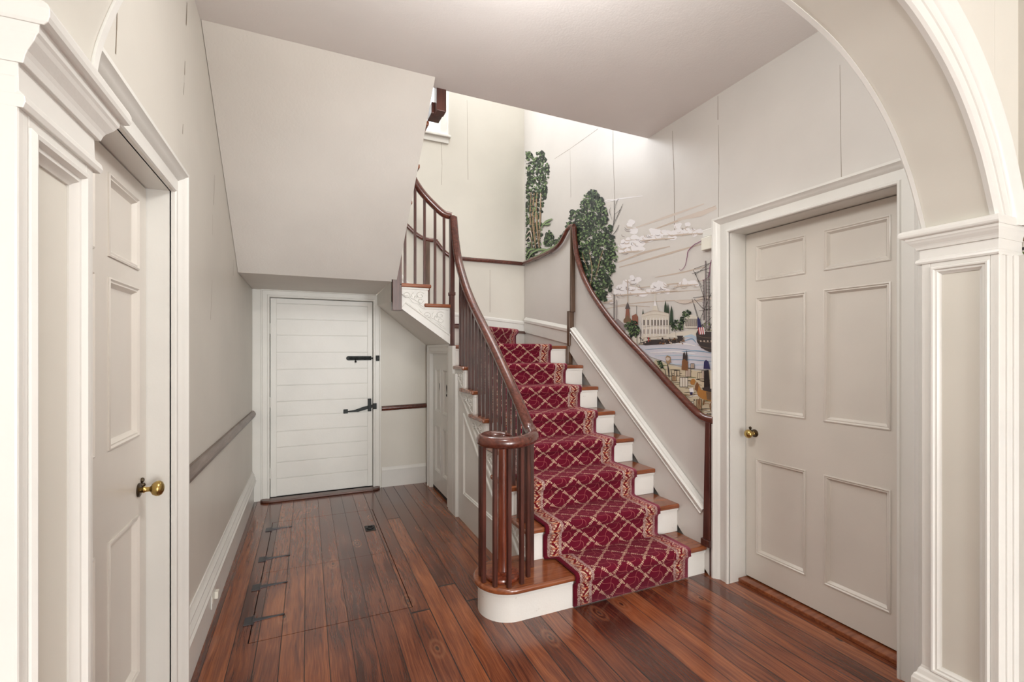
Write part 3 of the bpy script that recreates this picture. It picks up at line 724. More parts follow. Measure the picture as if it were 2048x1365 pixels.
SL = .79
bm = NB()
poly = [(3.90, 2.001), (2.635, 3.0), (2.635, 3.12), (2.72, 3.12), (3.98, 2.12), (3.90, 2.12)]
XQ, YQ = XL + .002, YB - .002
prism(bm, [(XQ, y, z) for y, z in poly], (.68 - XQ - .0, 0, 0))
prism(bm, [(XQ, 3.92, 1.985), (.638, 3.92, 1.985), (.638, 3.90, 2.001), (XQ, 3.90, 2.001)], (0, .0, .1))
box(bm, XQ, .642, 3.92, YQ, 1.985, 2.09)
# trim the flat part back to the narrower edge
finish('upper_soffit', bm, SOFF, st)
for k, (yn, zt) in enumerate(((3.735, 2.345), (3.47, 2.53), (3.215, 2.705), (2.95, 2.885))):
    bm = NB(); box(bm, XL + .01, .715, yn - .03, yn + .25, zt - .03, zt); finish('tread', bm, TREADM, st, bevel=.008)
    bm = NB(); box(bm, XL + .01, .66, yn, yn + .02, zt - .13, zt - .03); finish('riser', bm, RISERW, st)
bm = NB()   # cut string at the edge of the upper flight
prism(bm, [(.66, y, z) for y, z in [(3.92, 2.0), (2.66, 3.0), (2.66, 3.1), (2.75, 3.05), (4.0, 2.13), (4.0, 2.0)]], (.022, 0, 0)); finish('stair_string', bm, WHITE, st)
# spandrel below first flight
bm = NB()
pts = [(YN[2] + .025, 0), (3.76, 0), (3.76, 1.22), (3.955, 1.22), (3.955, ZT[8] - TT), (YN[8] + .02, ZT[8] - TT)]
for k in range(7, 1, -1):
    pts += [(YN[k+1] + .025, ZT[k] - TT), (YN[k] + .025, ZT[k] - TT)]
cl = []
for p in pts:
    if not cl or (abs(p[0]-cl[-1][0]) + abs(p[1]-cl[-1][1])) > 1e-5: cl.append(p)
cl[5] = (YN[8] + .025, ZT[8] - TT)
prism(bm, [(XS, y, z) for y, z in cl], (.025, 0, 0)); spn = finish('spandrel', bm, WHITE, st)
bm = NB(); sweep(bm, SW, [(3.60, .235), (2.72, .235), (3.60, .90)][::-1], [(0, 0), (0, .010), (.006, .013), (.012, .006), (.018, .008), (.024, 0)], closed=True); finish('panel_moulding', bm, WHITE, spn, smooth=35)
bm = NB(); sweep(bm, SW, [(2.45, .10), (3.72, 1.07)], [(0, 0), (0, .008), (.008, .012), (.018, .008), (.020, 0)]); finish('string_bead', bm, WHITE, spn, smooth=35)
# closet front above casing up to soffit
bm = NB(); box(bm, XS, XS + .02, 3.955, YB, 1.385, 1.475); box(bm, XS, XS + .02, 4.78, YB, 0, 1.475); finish('closet_fascia', bm, WHITE, st)
# wall string on the right wall with cap
SR = Fr('R', RX)
capz = lambda y: .361 + (y - 2.104) * (1.632 - .361) / (3.77 - 2.104)
bm = NB()
prism(bm, [(RX, 2.135, 0), (RX, 3.86, 1.44 - .0), (RX, 3.86, capz(3.80)), (RX, 2.135, capz(2.135) - .0)], (XR - RX, 0, 0))
finish('wall_string', bm, WALLR, st)
bm = NB(); sweep(bm, SR, [(2.205, capz(2.205) - .075), (3.80, capz(3.80) - .075)], [(0, 0), (0, .006), (.010, .012), (.016, .006), (.030, .008), (.036, .018), (.050, .022), (.056, .006), (.066, .002), (.066, -.03), (0, -.03)])
finish('string_cap', bm, WHITE, st, smooth=30)
# white plinth piece between post and door casing
bm = NB(); fbox(bm, RW, 2.112, 2.150, 0, .022, 0, .36); sweep(bm, RW, [(2.112, .29), (2.150, .325)], [(0, .02), (0, .028), (.012, .034), (.02, .026), (.034, .03), (.05, .02)]); struct(finish('trim_4', bm, WHITE), 'white plinth block between stair and right door')

# ------------------------------------------------------------------ balustrade
bal = tag(empty('balustrade'), 'dark mahogany balustrade with square balusters and scrolled handrail on the open side of the stair', 'banister')
RSEC = [(.034*math.cos(a)*1.0, .030*math.sin(a) + (.004 if math.sin(a) > 0 else 0)) for a in [2*math.pi*i/14 for i in range(14)]]
RXC = 1.19
rp = []
for i in range(10):                                # inner spiral
    a = math.radians(80 - i * 40); r = .045 + .0035 * i
    if i < 5: rp.append((.975 + r*math.cos(a), 2.305 + r*math.sin(a), .925))
outer = [(.905, 2.375), (.858, 2.325), (.852, 2.265), (.880, 2.215), (.935, 2.182), (1.00, 2.180), (1.07, 2.215), (1.135, 2.280), (1.175, 2.36)]
inner = [(.985, 2.285), (1.000, 2.325), (.975, 2.365), (.935, 2.385)]
rp = [(x, y, .928) for x, y in inner] + [(x, y, .928) for x, y in outer] 
rise = [(1.187, 2.43, .950), (1.19, 2.50, 1.010), (1.19, 2.60, 1.100), (1.19, 2.796, 1.265), (1.19, 3.02, 1.447), (1.19, 3.392, 1.730), (1.19, 3.56, 1.875), (1.19, 3.68, 2.00), (1.188, 3.80, 2.16), (1.185, 3.865, 2.30), (1.18, 3.905, 2.45), (1.175, 3.925, 2.585)]
bm = NB(); path = crom(rp + rise, 6); nI = len(path)
sc_ = [min(1, .72 + i/60) for i in range(nI)]
tube(bm, path, RSEC, scale=sc_); hr = finish('handrail', bm, MAHOG, bal, smooth=60)
bm = NB(); lathe(bm, (.982, 2.305, .905), (0, 0, 1), [(.028, 0), (.034, .012), (.030, .034), (.012, .044), (.001, .046)], 18); finish('scroll_eye', bm, MAHOG, bal, smooth=60)
path2 = crom([(1.165, 3.95, 2.600), (1.11, 3.965, 2.613), (1.067, 3.97, 2.638), (1.0, 3.97, 2.692), (.934, 3.97, 2.752), (.881, 3.97, 2.812), (.83, 3.97, 2.89), (.77, 3.965, 3.02), (.72, 3.955, 3.18)], 6)
bm = NB(); tube(bm, path2, RSEC); finish('handrail', bm, MAHOG, bal, smooth=60)
def zrail(y):
    for (a, b) in zip(path[:-1], path[1:]):
        if a.z > .935 and a.y <= y <= b.y: return a.z + (b.z - a.z) * (y - a.y) / (b.y - a.y) - .012
    return .928 if y < 2.45 else 2.5
def zrail2(x):
    for a, b in zip(path2[:-1], path2[1:]):
        if b.x <= x <= a.x: return a.z + (b.z - a.z) * (x - a.x) / (b.x - a.x) - .015
def baluster(x, y, z0, z1, rot=0, s=.0105):
    bm = NB(); M = Matrix.Translation((x, y, z0 + .0)) @ Matrix.Rotation(rot, 4, 'Z')
    box(bm, -s, s, -s, s, 0, z1 - z0); bmesh.ops.transform(bm, matrix=M, verts=bm.verts)
    finish('baluster', bm, MAHOGZ, bal, bevel=.0015, seg=1)
for x, y in ((.850, 2.287), (.888, 2.219), (.950, 2.180), (1.027, 2.191), (1.091, 2.246), (.862, 2.36)):
    baluster(x, y, ZT[1], .915, math.radians(10))
for (x, y) in ((1.16, 2.34),): baluster(x, y, ZT[1], .93)
for k in range(2, 9):
    for j in range(3):
        y = YN[k] + .042 + j * .079
        if y > 3.87: continue
        baluster(RXC, y, ZT[k], zrail(y))
for x, k in ((.761, 11), (.847, 11), (.929, 11), (1.022, 10), (1.103, 10)): baluster(x, 3.97, ZT[k], zrail2(x))
# newels
bm = NB(); lathe(bm, (.968, 2.305, ZT[1]), (0, 0, 1), [(.092, 0), (.096, .005), (.096, .014), (.090, .020), (.0, .021)], 28); finish('newel_disc', bm, NEWELM, bal, smooth=40)
bm = NB()
for a in (0, math.pi/4):
    b2 = NB(); box(b2, -.033, .033, -.033, .033, 0, .016); bmesh.ops.transform(b2, matrix=Matrix.Translation((.968, 2.305, ZT[1] + .020)) @ Matrix.Rotation(a + .3, 4, 'Z'), verts=b2.verts)
    me = bpy.data.meshes.new('t'); b2.to_mesh(me); bm.from_mesh(me); b2.free(); bpy.data.meshes.remove(me)
lathe(bm, (.968, 2.305, ZT[1] + .036), (0, 0, 1), [(.033, 0), (.030, .015), (.0275, .06), (.0265, .30), (.025, .69)], 14)
finish('newel_post', bm, NEWELM, bal, smooth=50)
bm = NB(); box(bm, 1.143, 1.183, 3.905, 3.955, 1.222, 2.60); box(bm, 1.137, 1.189, 3.899, 3.961, 1.895, 1.925); finish('newel_post', bm, MAHOGZ, bal, bevel=.004)
bm = NB(); box(bm, .646, .722, 3.902, 3.975, 1.745, 3.2); finish('newel_post', bm, MAHOGZ, bal, bevel=.003)
bm = NB(); box(bm, .715, .775, 2.735, 2.805, 2.865, 3.9); box(bm, .70, .775, 2.80, 2.915, 2.875, 2.945); finish('newel_post', bm, MAHOGZ, bal, bevel=.004)
for yy, zz in ((2.78, 3.05), (3.05, 2.86), (3.28, 2.70), (3.53, 2.52)):
    pass

# ------------------------------------------------------------------ wall handrail on the right and back wall
wh = tag(empty('stair_handrail'), 'dark mahogany handrail fixed along the right and back walls with swooping peak over the winders', 'handrail')
HX = XR - .030
pts = [(HX, 2.10, .975), (HX, 2.163, .978), (HX, 2.22, .995), (HX, 2.30, 1.045), (HX, 2.469, 1.160), (HX, 2.728, 1.346), (HX, 3.093, 1.605), (HX, 3.379, 1.855), (HX, 3.50, 1.985), (HX, 3.60, 2.12), (HX, 3.69, 2.30), (HX, 3.722, 2.44), (HX, 3.738, 2.575)]
WSEC = [(.024*math.cos(a), .026*math.sin(a)) for a in [2*math.pi*i/12 for i in range(12)]]
bm = NB(); tube(bm, crom(pts, 6), WSEC); finish('rail', bm, MAHOG, wh, smooth=60)
pts = [(HX, 3.742, 2.590), (HX, 3.80, 2.598), (HX, 3.86, 2.585), (HX, 3.92, 2.54), (HX, 4.0, 2.485), (HX, 4.12, 2.450), (HX, 4.30, 2.435), (HX, 4.6, 2.432), (HX, 4.89, 2.430)]
bm = NB(); tube(bm, crom(pts, 6), [(a*.8, b*.8) for a, b in WSEC]); finish('rail', bm, MAHOG, wh, smooth=60)
HB = YB - .022
bm = NB(); tube(bm, crom([(XR - .01, HB, 2.430), (1.9, HB, 2.430), (1.55, HB, 2.430), (1.46, HB, 2.437), (1.40, HB, 2.462), (1.34, HB, 2.510), (1.29, HB, 2.568), (1.262, HB, 2.605)], 6), [(a*.7, b*.85) for a, b in WSEC]); finish('rail', bm, MAHOG, wh, smooth=60)
bm = NB(); tube(bm, crom([(1.268, HB, 2.605), (1.20, HB, 2.600), (1.13, HB, 2.612), (1.06, HB, 2.645), (.99, HB, 2.70), (.92, HB, 2.77), (.80, HB, 2.93), (.6, HB, 3.2)], 6), [(a*.7, b*.85) for a, b in WSEC]); finish('rail', bm, MAHOG, wh, smooth=60)
bm = NB(); box(bm, 1.155, 1.20, YB - .03, YB, ZT[9], 2.59); finish('wall_post', bm, woodmat('brown_wall_post', (.05,.03,.02), (.12,.07,.045), (.19,.12,.08), 'Z', .4, .2), wh, bevel=.003)
bm = NB(); prism(bm, [(HX - .022, y, z) for y, z in [(2.118, .225), (2.170, .225), (2.152, .96), (2.118, .96)]], (XR - HX + .022, 0, 0)); box(bm, HX - .03, XR, 2.112, 2.18, .182, .225); box(bm, HX + .0, XR, 2.118, 2.146, 0, .185)
finish('wall_post', bm, MAHOGZ, wh, bevel=.003)
bm = NB(); prism(bm, [(HX - .016, y, z) for y, z in [(3.765, 1.78), (3.795, 1.78), (3.788, 2.575), (3.768, 2.575)]], (XR - HX + .016, 0, 0)); box(bm, HX - .02, XR, 3.815, 3.865, ZT[7], ZT[8]); box(bm, HX - .02, XR, 3.79, 3.84, ZT[8] - .0, 1.79)
finish('wall_post', bm, woodmat('worn_wall_post', (.05,.028,.016), (.11,.06,.035), (.17,.105,.065), 'Z', .4, .2), wh, bevel=.003)

# dado rails ---------------------------------------------------------
bm = NB(); secp = [(0, 0), (0, .016), (.012, .026), (.034, .034), (.054, .026), (.066, .014), (.066, 0)]
sweep(bm, LW, [(DL1 + .098, .847), (YB - .03, .788)], secp); tag(finish('dado_rail', bm, OLDWOOD, smooth=40), 'worn grey brown dado rail running along the left wall', 'rail')
bm = NB(); sweep(bm, BW, [(.70, .790), (1.165, .801)], [(0, 0), (0, .012), (.012, .024), (.028, .026), (.042, .018), (.048, 0)]); tag(finish('dado_rail', bm, MAHOG, smooth=40), 'short dark red dado rail between plank door and closet', 'rail')

# ------------------------------------------------------------------ stair runner
Wd = .85
CARP = carpetmat(Wd)
edges = []          # (left point, right point)
def xr(k): return (1.325, 2.145) if k == 1 else (1.262, 2.112)
e_ = .012
z = .004
def add(y, zz, k, tight=0): a, b = xr(k); edges.append(((a, y, zz), (b, y, zz)))
for k in range(1, 9):
    yr = YN[k] + .025 - e_; zt = ZT[k]; yn = YN[k]
    z0 = .004 if k == 1 else ZT[k-1] + .016
    if k > 1: add(yr - .016, ZT[k-1] + e_ - .001, k); add(yr - .004, ZT[k-1] + e_ + .006, k)
    add(yr, z0 + .004, k); add(yr, (z0 + zt) / 2, k); add(yr - .001, zt - TT - .030, k); add(yr - .010, zt - TT - .012, k); add(yn - e_ - .002, zt - TT - .002, k)
    for i in range(5):
        a = math.pi + math.radians(-30 + i * 30) * -1
        add(yn + .006 - (.020) * math.cos(math.radians(-30 + i*30)) , zt - .008 + .020 * math.sin(math.radians(-30 + i*30)), k)
    if k < 8:
        ye = YN[k+1] + .025
        add(yn + .04, zt + e_, k); add((yn + ye)/2, zt + e_, k)
        add(ye - .045, zt + e_, k)
# winders
d9 = lambda t, o=0: P0 + (P1 - P0) * t + nn * o
zt = ZT[8] + e_
for f in (.5, 1.0):
    L = Vector((1.262, 3.9, zt)).lerp(Vector((d9(.10, e_).x, d9(.10, e_).y, zt)), f); R = Vector((2.112, 3.9, zt)).lerp(Vector((d9(.835, e_).x, d9(.835, e_).y, zt)), f)
    edges.append((tuple(L), tuple(R)))
for o, zz in ((e_, ZT[8] + .05), (e_, ZT[9] - TT - .03), (.028 + e_, ZT[9] - TT), (.028 + e_ + .006, ZT[9] - .012), (.028 + e_, ZT[9] + .004), (.02, ZT[9] + e_)):
    a, b = d9(.10, o), d9(.835, o); edges.append(((a.x, a.y, zz), (b.x, b.y, zz)))
for X, zz in ((1.14 + e_, ZT[9] + e_), (1.125 + e_, ZT[10] - TT - .02), (1.155 + e_, ZT[10] - TT), (1.155 + e_, ZT[10] - .006), (1.14, ZT[10] + e_), (.96, ZT[10] + e_), (.95 + e_, ZT[11] - TT - .02), (.98 + e_, ZT[11] - TT), (.98 + e_, ZT[11] - .006), (.96, ZT[11] + e_), (.74, ZT[11] + e_)):
    edges.append(((X, 4.07, zz), (X, 4.72, zz)))
bm = NB(); uvl = bm.loops.layers.uv.new('UVMap'); v = 0; rows = []; NX = 8; pv = None
for Lp, Rp in edges:
    Lp, Rp = Vector(Lp), Vector(Rp); mid = (Lp + Rp) / 2
    if pv is not None: v += (mid - pv).length
    pv = mid; rows.append(([bm.verts.new(Lp.lerp(Rp, i/NX)) for i in range(NX+1)], v))
for (r0, v0), (r1, v1) in zip(rows, rows[1:]):
    for i in range(NX):
        f = bm.faces.new((r0[i], r0[i+1], r1[i+1], r1[i]))
        for lp, (uu, vv_) in zip(f.loops, ((i, v0), (i+1, v0), (i+1, v1), (i, v1))): lp[uvl].uv = (uu / NX * Wd, vv_)
o = finish('stair_runner', bm, CARP, smooth=70, recalc=False)
m = o.modifiers.new('thick', 'SOLIDIFY'); m.thickness = .008; m.offset = 0
tag(o, 'burgundy patterned carpet runner with leafy diamond lattice laid down the stairs', 'carpet runner')

# ------------------------------------------------------------------ floor hatch
fh = tag(empty('floor_hatch'), 'square trapdoor of floorboards set flush in the floor with a ring pull', 'trapdoor')
bm = NB(); g = .0045
box(bm, HX0 + g, HX1 - g, HY0 + g, 3.2965, -.02, 0); box(bm, HX0 + g, HX1 - g, 3.2995, HY1 - g, -.02, 0)
finish('hatch_boards', bm, FLOORM, fh)
bm = NB(); box(bm, HX0 - .02, HX1 + .02, HY0 - .02, HY1 + .02, -.14, -.125); finish('hatch_void_shade', bm, DARK, fh)  # dark sheet under the boards, stands in for the shaded void
for y in (4.085, 3.517, 3.112, 2.737):
    bm = NB(); box(bm, -.300, -.262, y - .040, y + .040, .0005, .004); plate_end = 0
    lathe(bm, (-.258, y - .042, .004), (0, 1, 0), [(.005, 0), (.005, .084)], 8)
    hg = finish('strap_hinge', bm, STEEL, fh, bevel=.001, seg=1)
    bm = NB(); prism(bm, [(-.255, y - .015, .0005), (-.135, y - .004, .0005), (-.120, y - .008, .0005), (-.110, y, .0005), (-.120, y + .008, .0005), (-.135, y + .004, .0005), (-.255, y + .015, .0005)], (0, 0, .004)); finish('hinge_strap', bm, STEEL, hg)
bm = NB(); box(bm, .415, .493, 3.735, 3.855, .0003, .003); pl_ = finish('pull_plate', bm, IRON, fh, bevel=.001, seg=1)
bm = NB(); bmesh.ops.create_circle(bm, cap_ends=True, segments=24, radius=.030, matrix=Matrix.Translation((.454, 3.80, .0036))); finish('pull_recess_shade', bm, DARK, pl_)  # flat dark disc painted in place of a shaded hollow
bm = NB(); ring = [(.454 + .024*math.cos(a), 3.80 + .030*math.sin(a), .0075) for a in [2*math.pi*i/20 for i in range(21)]]; tube(bm, ring, circ(.0035, 8)); finish('pull_ring', bm, STEEL, pl_, smooth=60)

# ------------------------------------------------------------------ small fittings
e2 = tag(empty('wall_outlet'), 'white double socket with a plug in the left baseboard', 'power outlet')
bm = NB(); fbox(bm, LW, 2.785, 2.895, .0165, .022, .075, .160); finish('cover_plate', bm, WHITE, e2, bevel=.002)
bm = NB(); fbox(bm, LW, 2.845, 2.885, .022, .040, .098, .135); finish('plug', bm, PLASTIC, e2, bevel=.004)
bm = NB(); fbox(bm, LW, 2.795, 2.830, .022, .024, .100, .134); finish('socket_face', bm, PLASTIC, e2, bevel=.001)
e3 = tag(empty('wall_box'), 'small cream plastic box on the mural beside the right door casing', 'wall box')
bm = NB(); fbox(bm, RW, 2.118, 2.20, 0, .035, 2.045, 2.125); finish('box_cover', bm, PLASTIC, e3, bevel=.004)
bm = NB(); fbox(bm, RW, 2.118, 2.196, 0, .026, 2.128, 2.175); finish('box_top', bm, WHITE, e3, bevel=.003)
# ------------------------------------------------------------------ scenic mural printed on the wallpaper
def lin(c): return tuple((v/255/12.92 if v/255 <= .04045 else ((v/255 + .055)/1.055)**2.4) for v in c)
MC = dict(dk=(30, 42, 36), md=(58, 78, 54), lt=(108, 134, 88), pl=(140, 162, 116), trunk=(160, 132, 102), tk2=(120, 96, 74), white=(232, 230, 232), tan=(196, 180, 166),
          ptan=(206, 194, 184), grey=(150, 140, 140), ink=(44, 38, 36), lav=(204, 204, 214), blue=(128, 160, 186), pblue=(176, 196, 212), stone=(214, 208, 196), brown=(128, 88, 58),
          orange=(176, 124, 66), sand=(205, 192, 166), hull=(62, 56, 56), hull2=(124, 106, 90), red=(170, 60, 66), navy=(50, 50, 92), plum=(120, 50, 96), dgrey=(92, 84, 84), cyp=(44, 62, 46), leafg=(96, 112, 62), brick=(140, 92, 76))
MPOLY = []; mur_bm = NB(); mnames = list(MC); mrnd = random.Random(11)
RAILPX = [(1040, 540), (1052, 532), (1085, 518), (1104, 505), (1118, 490), (1128, 468), (1137, 461), (1148, 461), (1151, 505), (1165, 552), (1190, 602), (1230, 657), (1290, 724), (1340, 780), (1392, 832), (1410, 843), (1440, 848)]
def railpx(x):
    for a, b in zip(RAILPX, RAILPX[1:]):
        if a[0] <= x <= b[0]: return a[1] + (b[1]-a[1]) * (x-a[0]) / (b[0]-a[0])
    return 540
def mpoly(c, pts, L=0, clip=True):
    if clip: pts = [(x, min(y, railpx(x) + 3)) for x, y in pts]
    pts = [(min(max(x, 1051), 1434.5), y) for x, y in pts]
    out = []
    for p in pts:
        if not out or abs(p[0]-out[-1][0]) + abs(p[1]-out[-1][1]) > .05: out.append(p)
    if len(out) > 2 and abs(out[0][0]-out[-1][0]) + abs(out[0][1]-out[-1][1]) < .05: out.pop()
    if len(out) < 3: return
    ar_ = sum(a[0]*b[1]-b[0]*a[1] for a, b in zip(out, out[1:]+out[:1]))
    if abs(ar_) < .3: return
    MPOLY.append((L, len(MPOLY), mnames.index(c), out))
def mblob(c, x, y, r, L=1, n=7, sy=1.0, rot=None):
    if y > railpx(x) - 1 or x < 1050 or x > 1436: return
    a0 = mrnd.random()*6 if rot is None else rot
    mpoly(c, [(x + r*mrnd.uniform(.7, 1.15)*math.cos(a0 + 2*math.pi*i/n), y + r*sy*mrnd.uniform(.7, 1.15)*math.sin(a0 + 2*math.pi*i/n)) for i in range(n)], L)
def mstroke(c, pts, w, L=1, taper=True):
    pts = [Vector(p) for p in crom([(x, y, 0) for x, y in pts], 4)] if len(pts) > 2 else [Vector((x, y, 0)) for x, y in pts]
    n = len(pts)
    for i in range(n-1):
        if pts[i].y > railpx(pts[i].x) + 1: continue
        d = (pts[i+1]-pts[i]); 
        if d.length < 1e-4: continue
        s = Vector((-d.y, d.x, 0)).normalized() * .5
        w0 = w * (1 - abs(2*i/(n-1) - 1) * .6) if taper and n > 2 else w; w1 = w * (1 - abs(2*(i+1)/(n-1) - 1) * .6) if taper and n > 2 else w
        mpoly(c, [(pts[i].x - s.x*w0, pts[i].y - s.y*w0), (pts[i+1].x - s.x*w1, pts[i+1].y - s.y*w1), (pts[i+1].x + s.x*w1, pts[i+1].y + s.y*w1), (pts[i].x + s.x*w0, pts[i].y + s.y*w0)], L)
def inside(p, poly):
    r = False
    for (x1, y1), (x2, y2) in zip(poly, poly[1:] + poly[:1]):
        if (y1 > p[1]) != (y2 > p[1]) and p[0] < (x2-x1)*(p[1]-y1)/(y2-y1) + x1: r = not r
    return r
def sample(poly):
    xs = [p[0] for p in poly]; ys = [p[1] for p in poly]
    while True:
        p = (mrnd.uniform(min(xs), max(xs)), mrnd.uniform(min(ys), max(ys)))
        if inside(p, poly): return p
def foliage(poly, n, r, mixc, L=1):
    for c, k, rr, l in mixc:
        for _ in range(int(n*k)):
            x, y = sample(poly); mblob(c, x, y, r*rr*mrnd.uniform(.6, 1.2), L + l, 6, mrnd.uniform(.6, 1.3))
FMX = [('dk', 1.0, 1.15, 0), ('md', 1.2, .7, 1), ('lt', .9, .50, 2), ('dk', 1.3, .38, 3), ('pl', .3, .34, 3)]
# sky streaks and clouds
for p, w_ in [([(1270, 456), (1340, 432), (1408, 408)], 5), ([(1300, 462), (1360, 440), (1432, 412)], 4), ([(1355, 440), (1400, 428), (1433, 416)], 11), ([(1238, 535), (1300, 518), (1370, 498), (1412, 486)], 4), ([(1236, 525), (1290, 505), (1340, 493)], 4), ([(1310, 555), (1365, 545), (1410, 534)], 3),
              ([(1220, 592), (1290, 588), (1400, 580)], 2), ([(1260, 578), (1330, 570), (1420, 560)], 2.5), ([(1225, 612), (1300, 604), (1390, 600)], 2), ([(1350, 602), (1385, 604), (1430, 595)], 6), ([(1240, 500), (1300, 482), (1330, 470)], 3), ([(1200, 620), (1250, 612), (1300, 614)], 2)]:
    mstroke('ptan' if w_ > 4 else 'tan', p, w_, 0)
def cloud(cx, cy, rx, ry, n):
    for i in range(n):
        a = mrnd.uniform(math.pi, 2*math.pi); x, y = cx + rx*math.cos(a)*mrnd.uniform(.2, 1), cy + ry*math.sin(a)*mrnd.uniform(.2, 1)
        mblob('white', x, y, mrnd.uniform(5, 10), 1, 9, .75)
    for i in range(int(n*.9)):
        a = mrnd.uniform(math.pi*.95, 2*math.pi); x, y = cx + rx*math.cos(a)*mrnd.uniform(.3, 1), cy + ry*math.sin(a)*mrnd.uniform(.1, .95); r = mrnd.uniform(4, 9); s = mrnd.uniform(0, 2)
        mstroke(mrnd.choice(['tan', 'ptan', 'grey']), [(x + r*math.cos(s + t), y + r*.7*math.sin(s + t)) for t in (0, .7, 1.4, 2.1)], 1.3, 2)
    mstroke('tan', [(cx - rx, cy + 2), (cx, cy - 1), (cx + rx, cy - 3)], 3, 2)
cloud(1262, 505, 24, 60, 26); cloud(1315, 480, 34, 20, 16); cloud(1370, 470, 36, 22, 18); cloud(1262, 590, 34, 36, 26); cloud(1325, 585, 30, 22, 16); cloud(1372, 572, 24, 12, 10); cloud(1216, 605, 14, 20, 8)
mstroke('white', [(1210, 405), (1240, 398), (1285, 392)], 3, 0); mstroke('white', [(1190, 415), (1215, 400), (1240, 402)], 2, 0)
# left trees
T1 = [(1051, 300), (1060, 303), (1066, 312), (1072, 306), (1080, 303), (1088, 305), (1090, 320), (1097, 330), (1098, 350), (1092, 372), (1090, 395), (1086, 415), (1078, 440), (1070, 430), (1062, 445), (1051, 450)]
for x0, x1, w_ in ((1066, 1071, 4), (1072, 1078, 3.5), (1080, 1078, 2.5), (1060, 1064, 2.5)):
    mstroke('trunk', [(x0 + 2, 385), (x0, 430), (x1, 497)], w_, 3); mstroke('tk2', [(x0 + 3, 387), (x0 + 1.5, 430), (x1 + 1.6, 497)], 1, 3.5)
foliage(T1, 120, 4.0, FMX, 1)
foliage([(1051, 430), (1062, 440), (1080, 440), (1084, 470), (1080, 500), (1066, 512), (1051, 525)], 60, 3.6, FMX, 1)
for x0, x1, w_ in ((1067, 1071, 2.6), (1075, 1078, 2.2)): mstroke('trunk', [(x0, 430), (x0 - 1, 455), (x1, 495)], w_, 5)
foliage([(1086, 485), (1092, 470), (1098, 462), (1106, 470), (1108, 482), (1103, 492), (1086, 494)], 34, 3.0, FMX, 1)
foliage([(1108, 480), (1116, 478), (1122, 472), (1126, 462), (1132, 462), (1126, 476), (1110, 494)], 24, 2.6, FMX, 1)
for p in [[(1054, 524), (1062, 508), (1076, 500), (1092, 500), (1104, 505)], [(1070, 520), (1084, 506), (1100, 498), (1116, 487)], [(1082, 455), (1092, 444), (1104, 438)], [(1083, 448), (1094, 449), (1100, 447)], [(1052, 512), (1060, 500), (1070, 498)], [(1058, 524), (1070, 514), (1088, 508)]]:
    mstroke('lt', p, 5, 6); mstroke('pl', p, 1.8, 7); mstroke('dk', [(x, y + 2.6) for x, y in p], 1.3, 7)
for p in [[(1053, 470), (1060, 462), (1064, 474)], [(1052, 480), (1058, 474), (1062, 484)]]: mstroke('ptan', p, 3, 7)
# the big tree
T2 = [(1187, 380), (1198, 388), (1210, 412), (1216, 430), (1213, 448), (1224, 455), (1222, 470), (1232, 488), (1236, 512), (1230, 540), (1222, 552), (1226, 572), (1213, 590), (1213, 604), (1200, 602), (1186, 590), (1172, 560), (1158, 520), (1152, 480), (1149, 462), (1133, 462), (1132, 448), (1142, 424), (1158, 416), (1164, 395), (1175, 386)]
for p, w_ in [([(1222, 470), (1228, 440), (1228, 400)], 1.4), ([(1226, 452), (1236, 430), (1246, 408)], 1.2), ([(1220, 476), (1232, 462), (1238, 450)], 1.2), ([(1229, 420), (1234, 402), (1238, 398)], .8), ([(1224, 440), (1219, 424), (1221, 415)], .8), ([(1228, 430), (1240, 420), (1243, 412)], .7)]: mstroke('ink', p, w_, 2)
foliage(T2, 330, 4.4, FMX, 2)
for p in [[(1180, 580), (1184, 540), (1178, 500)], [(1190, 560), (1200, 520), (1206, 500)], [(1176, 540), (1168, 520), (1164, 505)]]: mstroke('trunk', p, 1.4, 7)
# distant town
for x, yb, yt, c in ((1228, 640, 590, 'dgrey'), (1233, 645, 600, 'grey'), (1255, 622, 560, 'tan'), (1310, 626, 588, 'stone'), (1273, 680, 612, 'ink')): mstroke(c, [(x, yb), (x, yt)], 1.6 if c != 'ink' else .8, 3)
mpoly('brick', [(1252, 618), (1258, 618), (1260, 640), (1250, 640)], 3); mpoly('dgrey', [(1250, 618), (1255, 604), (1260, 618)], 3); mpoly('tk2', [(1247, 640), (1255, 630), (1263, 640), (1263, 646), (1247, 646)], 3)
mpoly('brick', [(1264, 632), (1272, 628), (1276, 634), (1276, 650), (1264, 650)], 3); mpoly('grey', [(1224, 645), (1236, 638), (1250, 650), (1250, 662), (1236, 660)], 3)
foliage([(1248, 650), (1262, 642), (1276, 645), (1280, 664), (1270, 676), (1258, 672)], 45, 2.8, FMX, 4)
mpoly('stone', [(1283, 630), (1292, 626), (1308, 622), (1326, 624), (1338, 628), (1338, 672), (1284, 676)], 5)
mstroke('tan', [(1283, 630), (1308, 622), (1338, 628)], 1.3, 6); mstroke('grey', [(1284, 655), (1311, 652), (1338, 654)], 1, 6); mstroke('tan', [(1284, 634), (1310, 629), (1338, 633)], .8, 6)
mpoly('stone', [(1304, 622), (1306, 612), (1314, 612), (1316, 622)], 5); mpoly('white', [(1307, 612), (1310, 600), (1313, 612)], 5)
for x in (1287, 1295, 1303, 1309, 1315, 1321, 1327, 1333):
    mpoly('dgrey', [(x, 640), (x + 2.2, 640), (x + 2.2, 651), (x, 651)], 6); mpoly('grey', [(x, 659), (x + 2.2, 659), (x + 2.2, 668), (x, 668)], 6); mstroke('white', [(x - 2, 636), (x - 2, 672)], .9, 6)
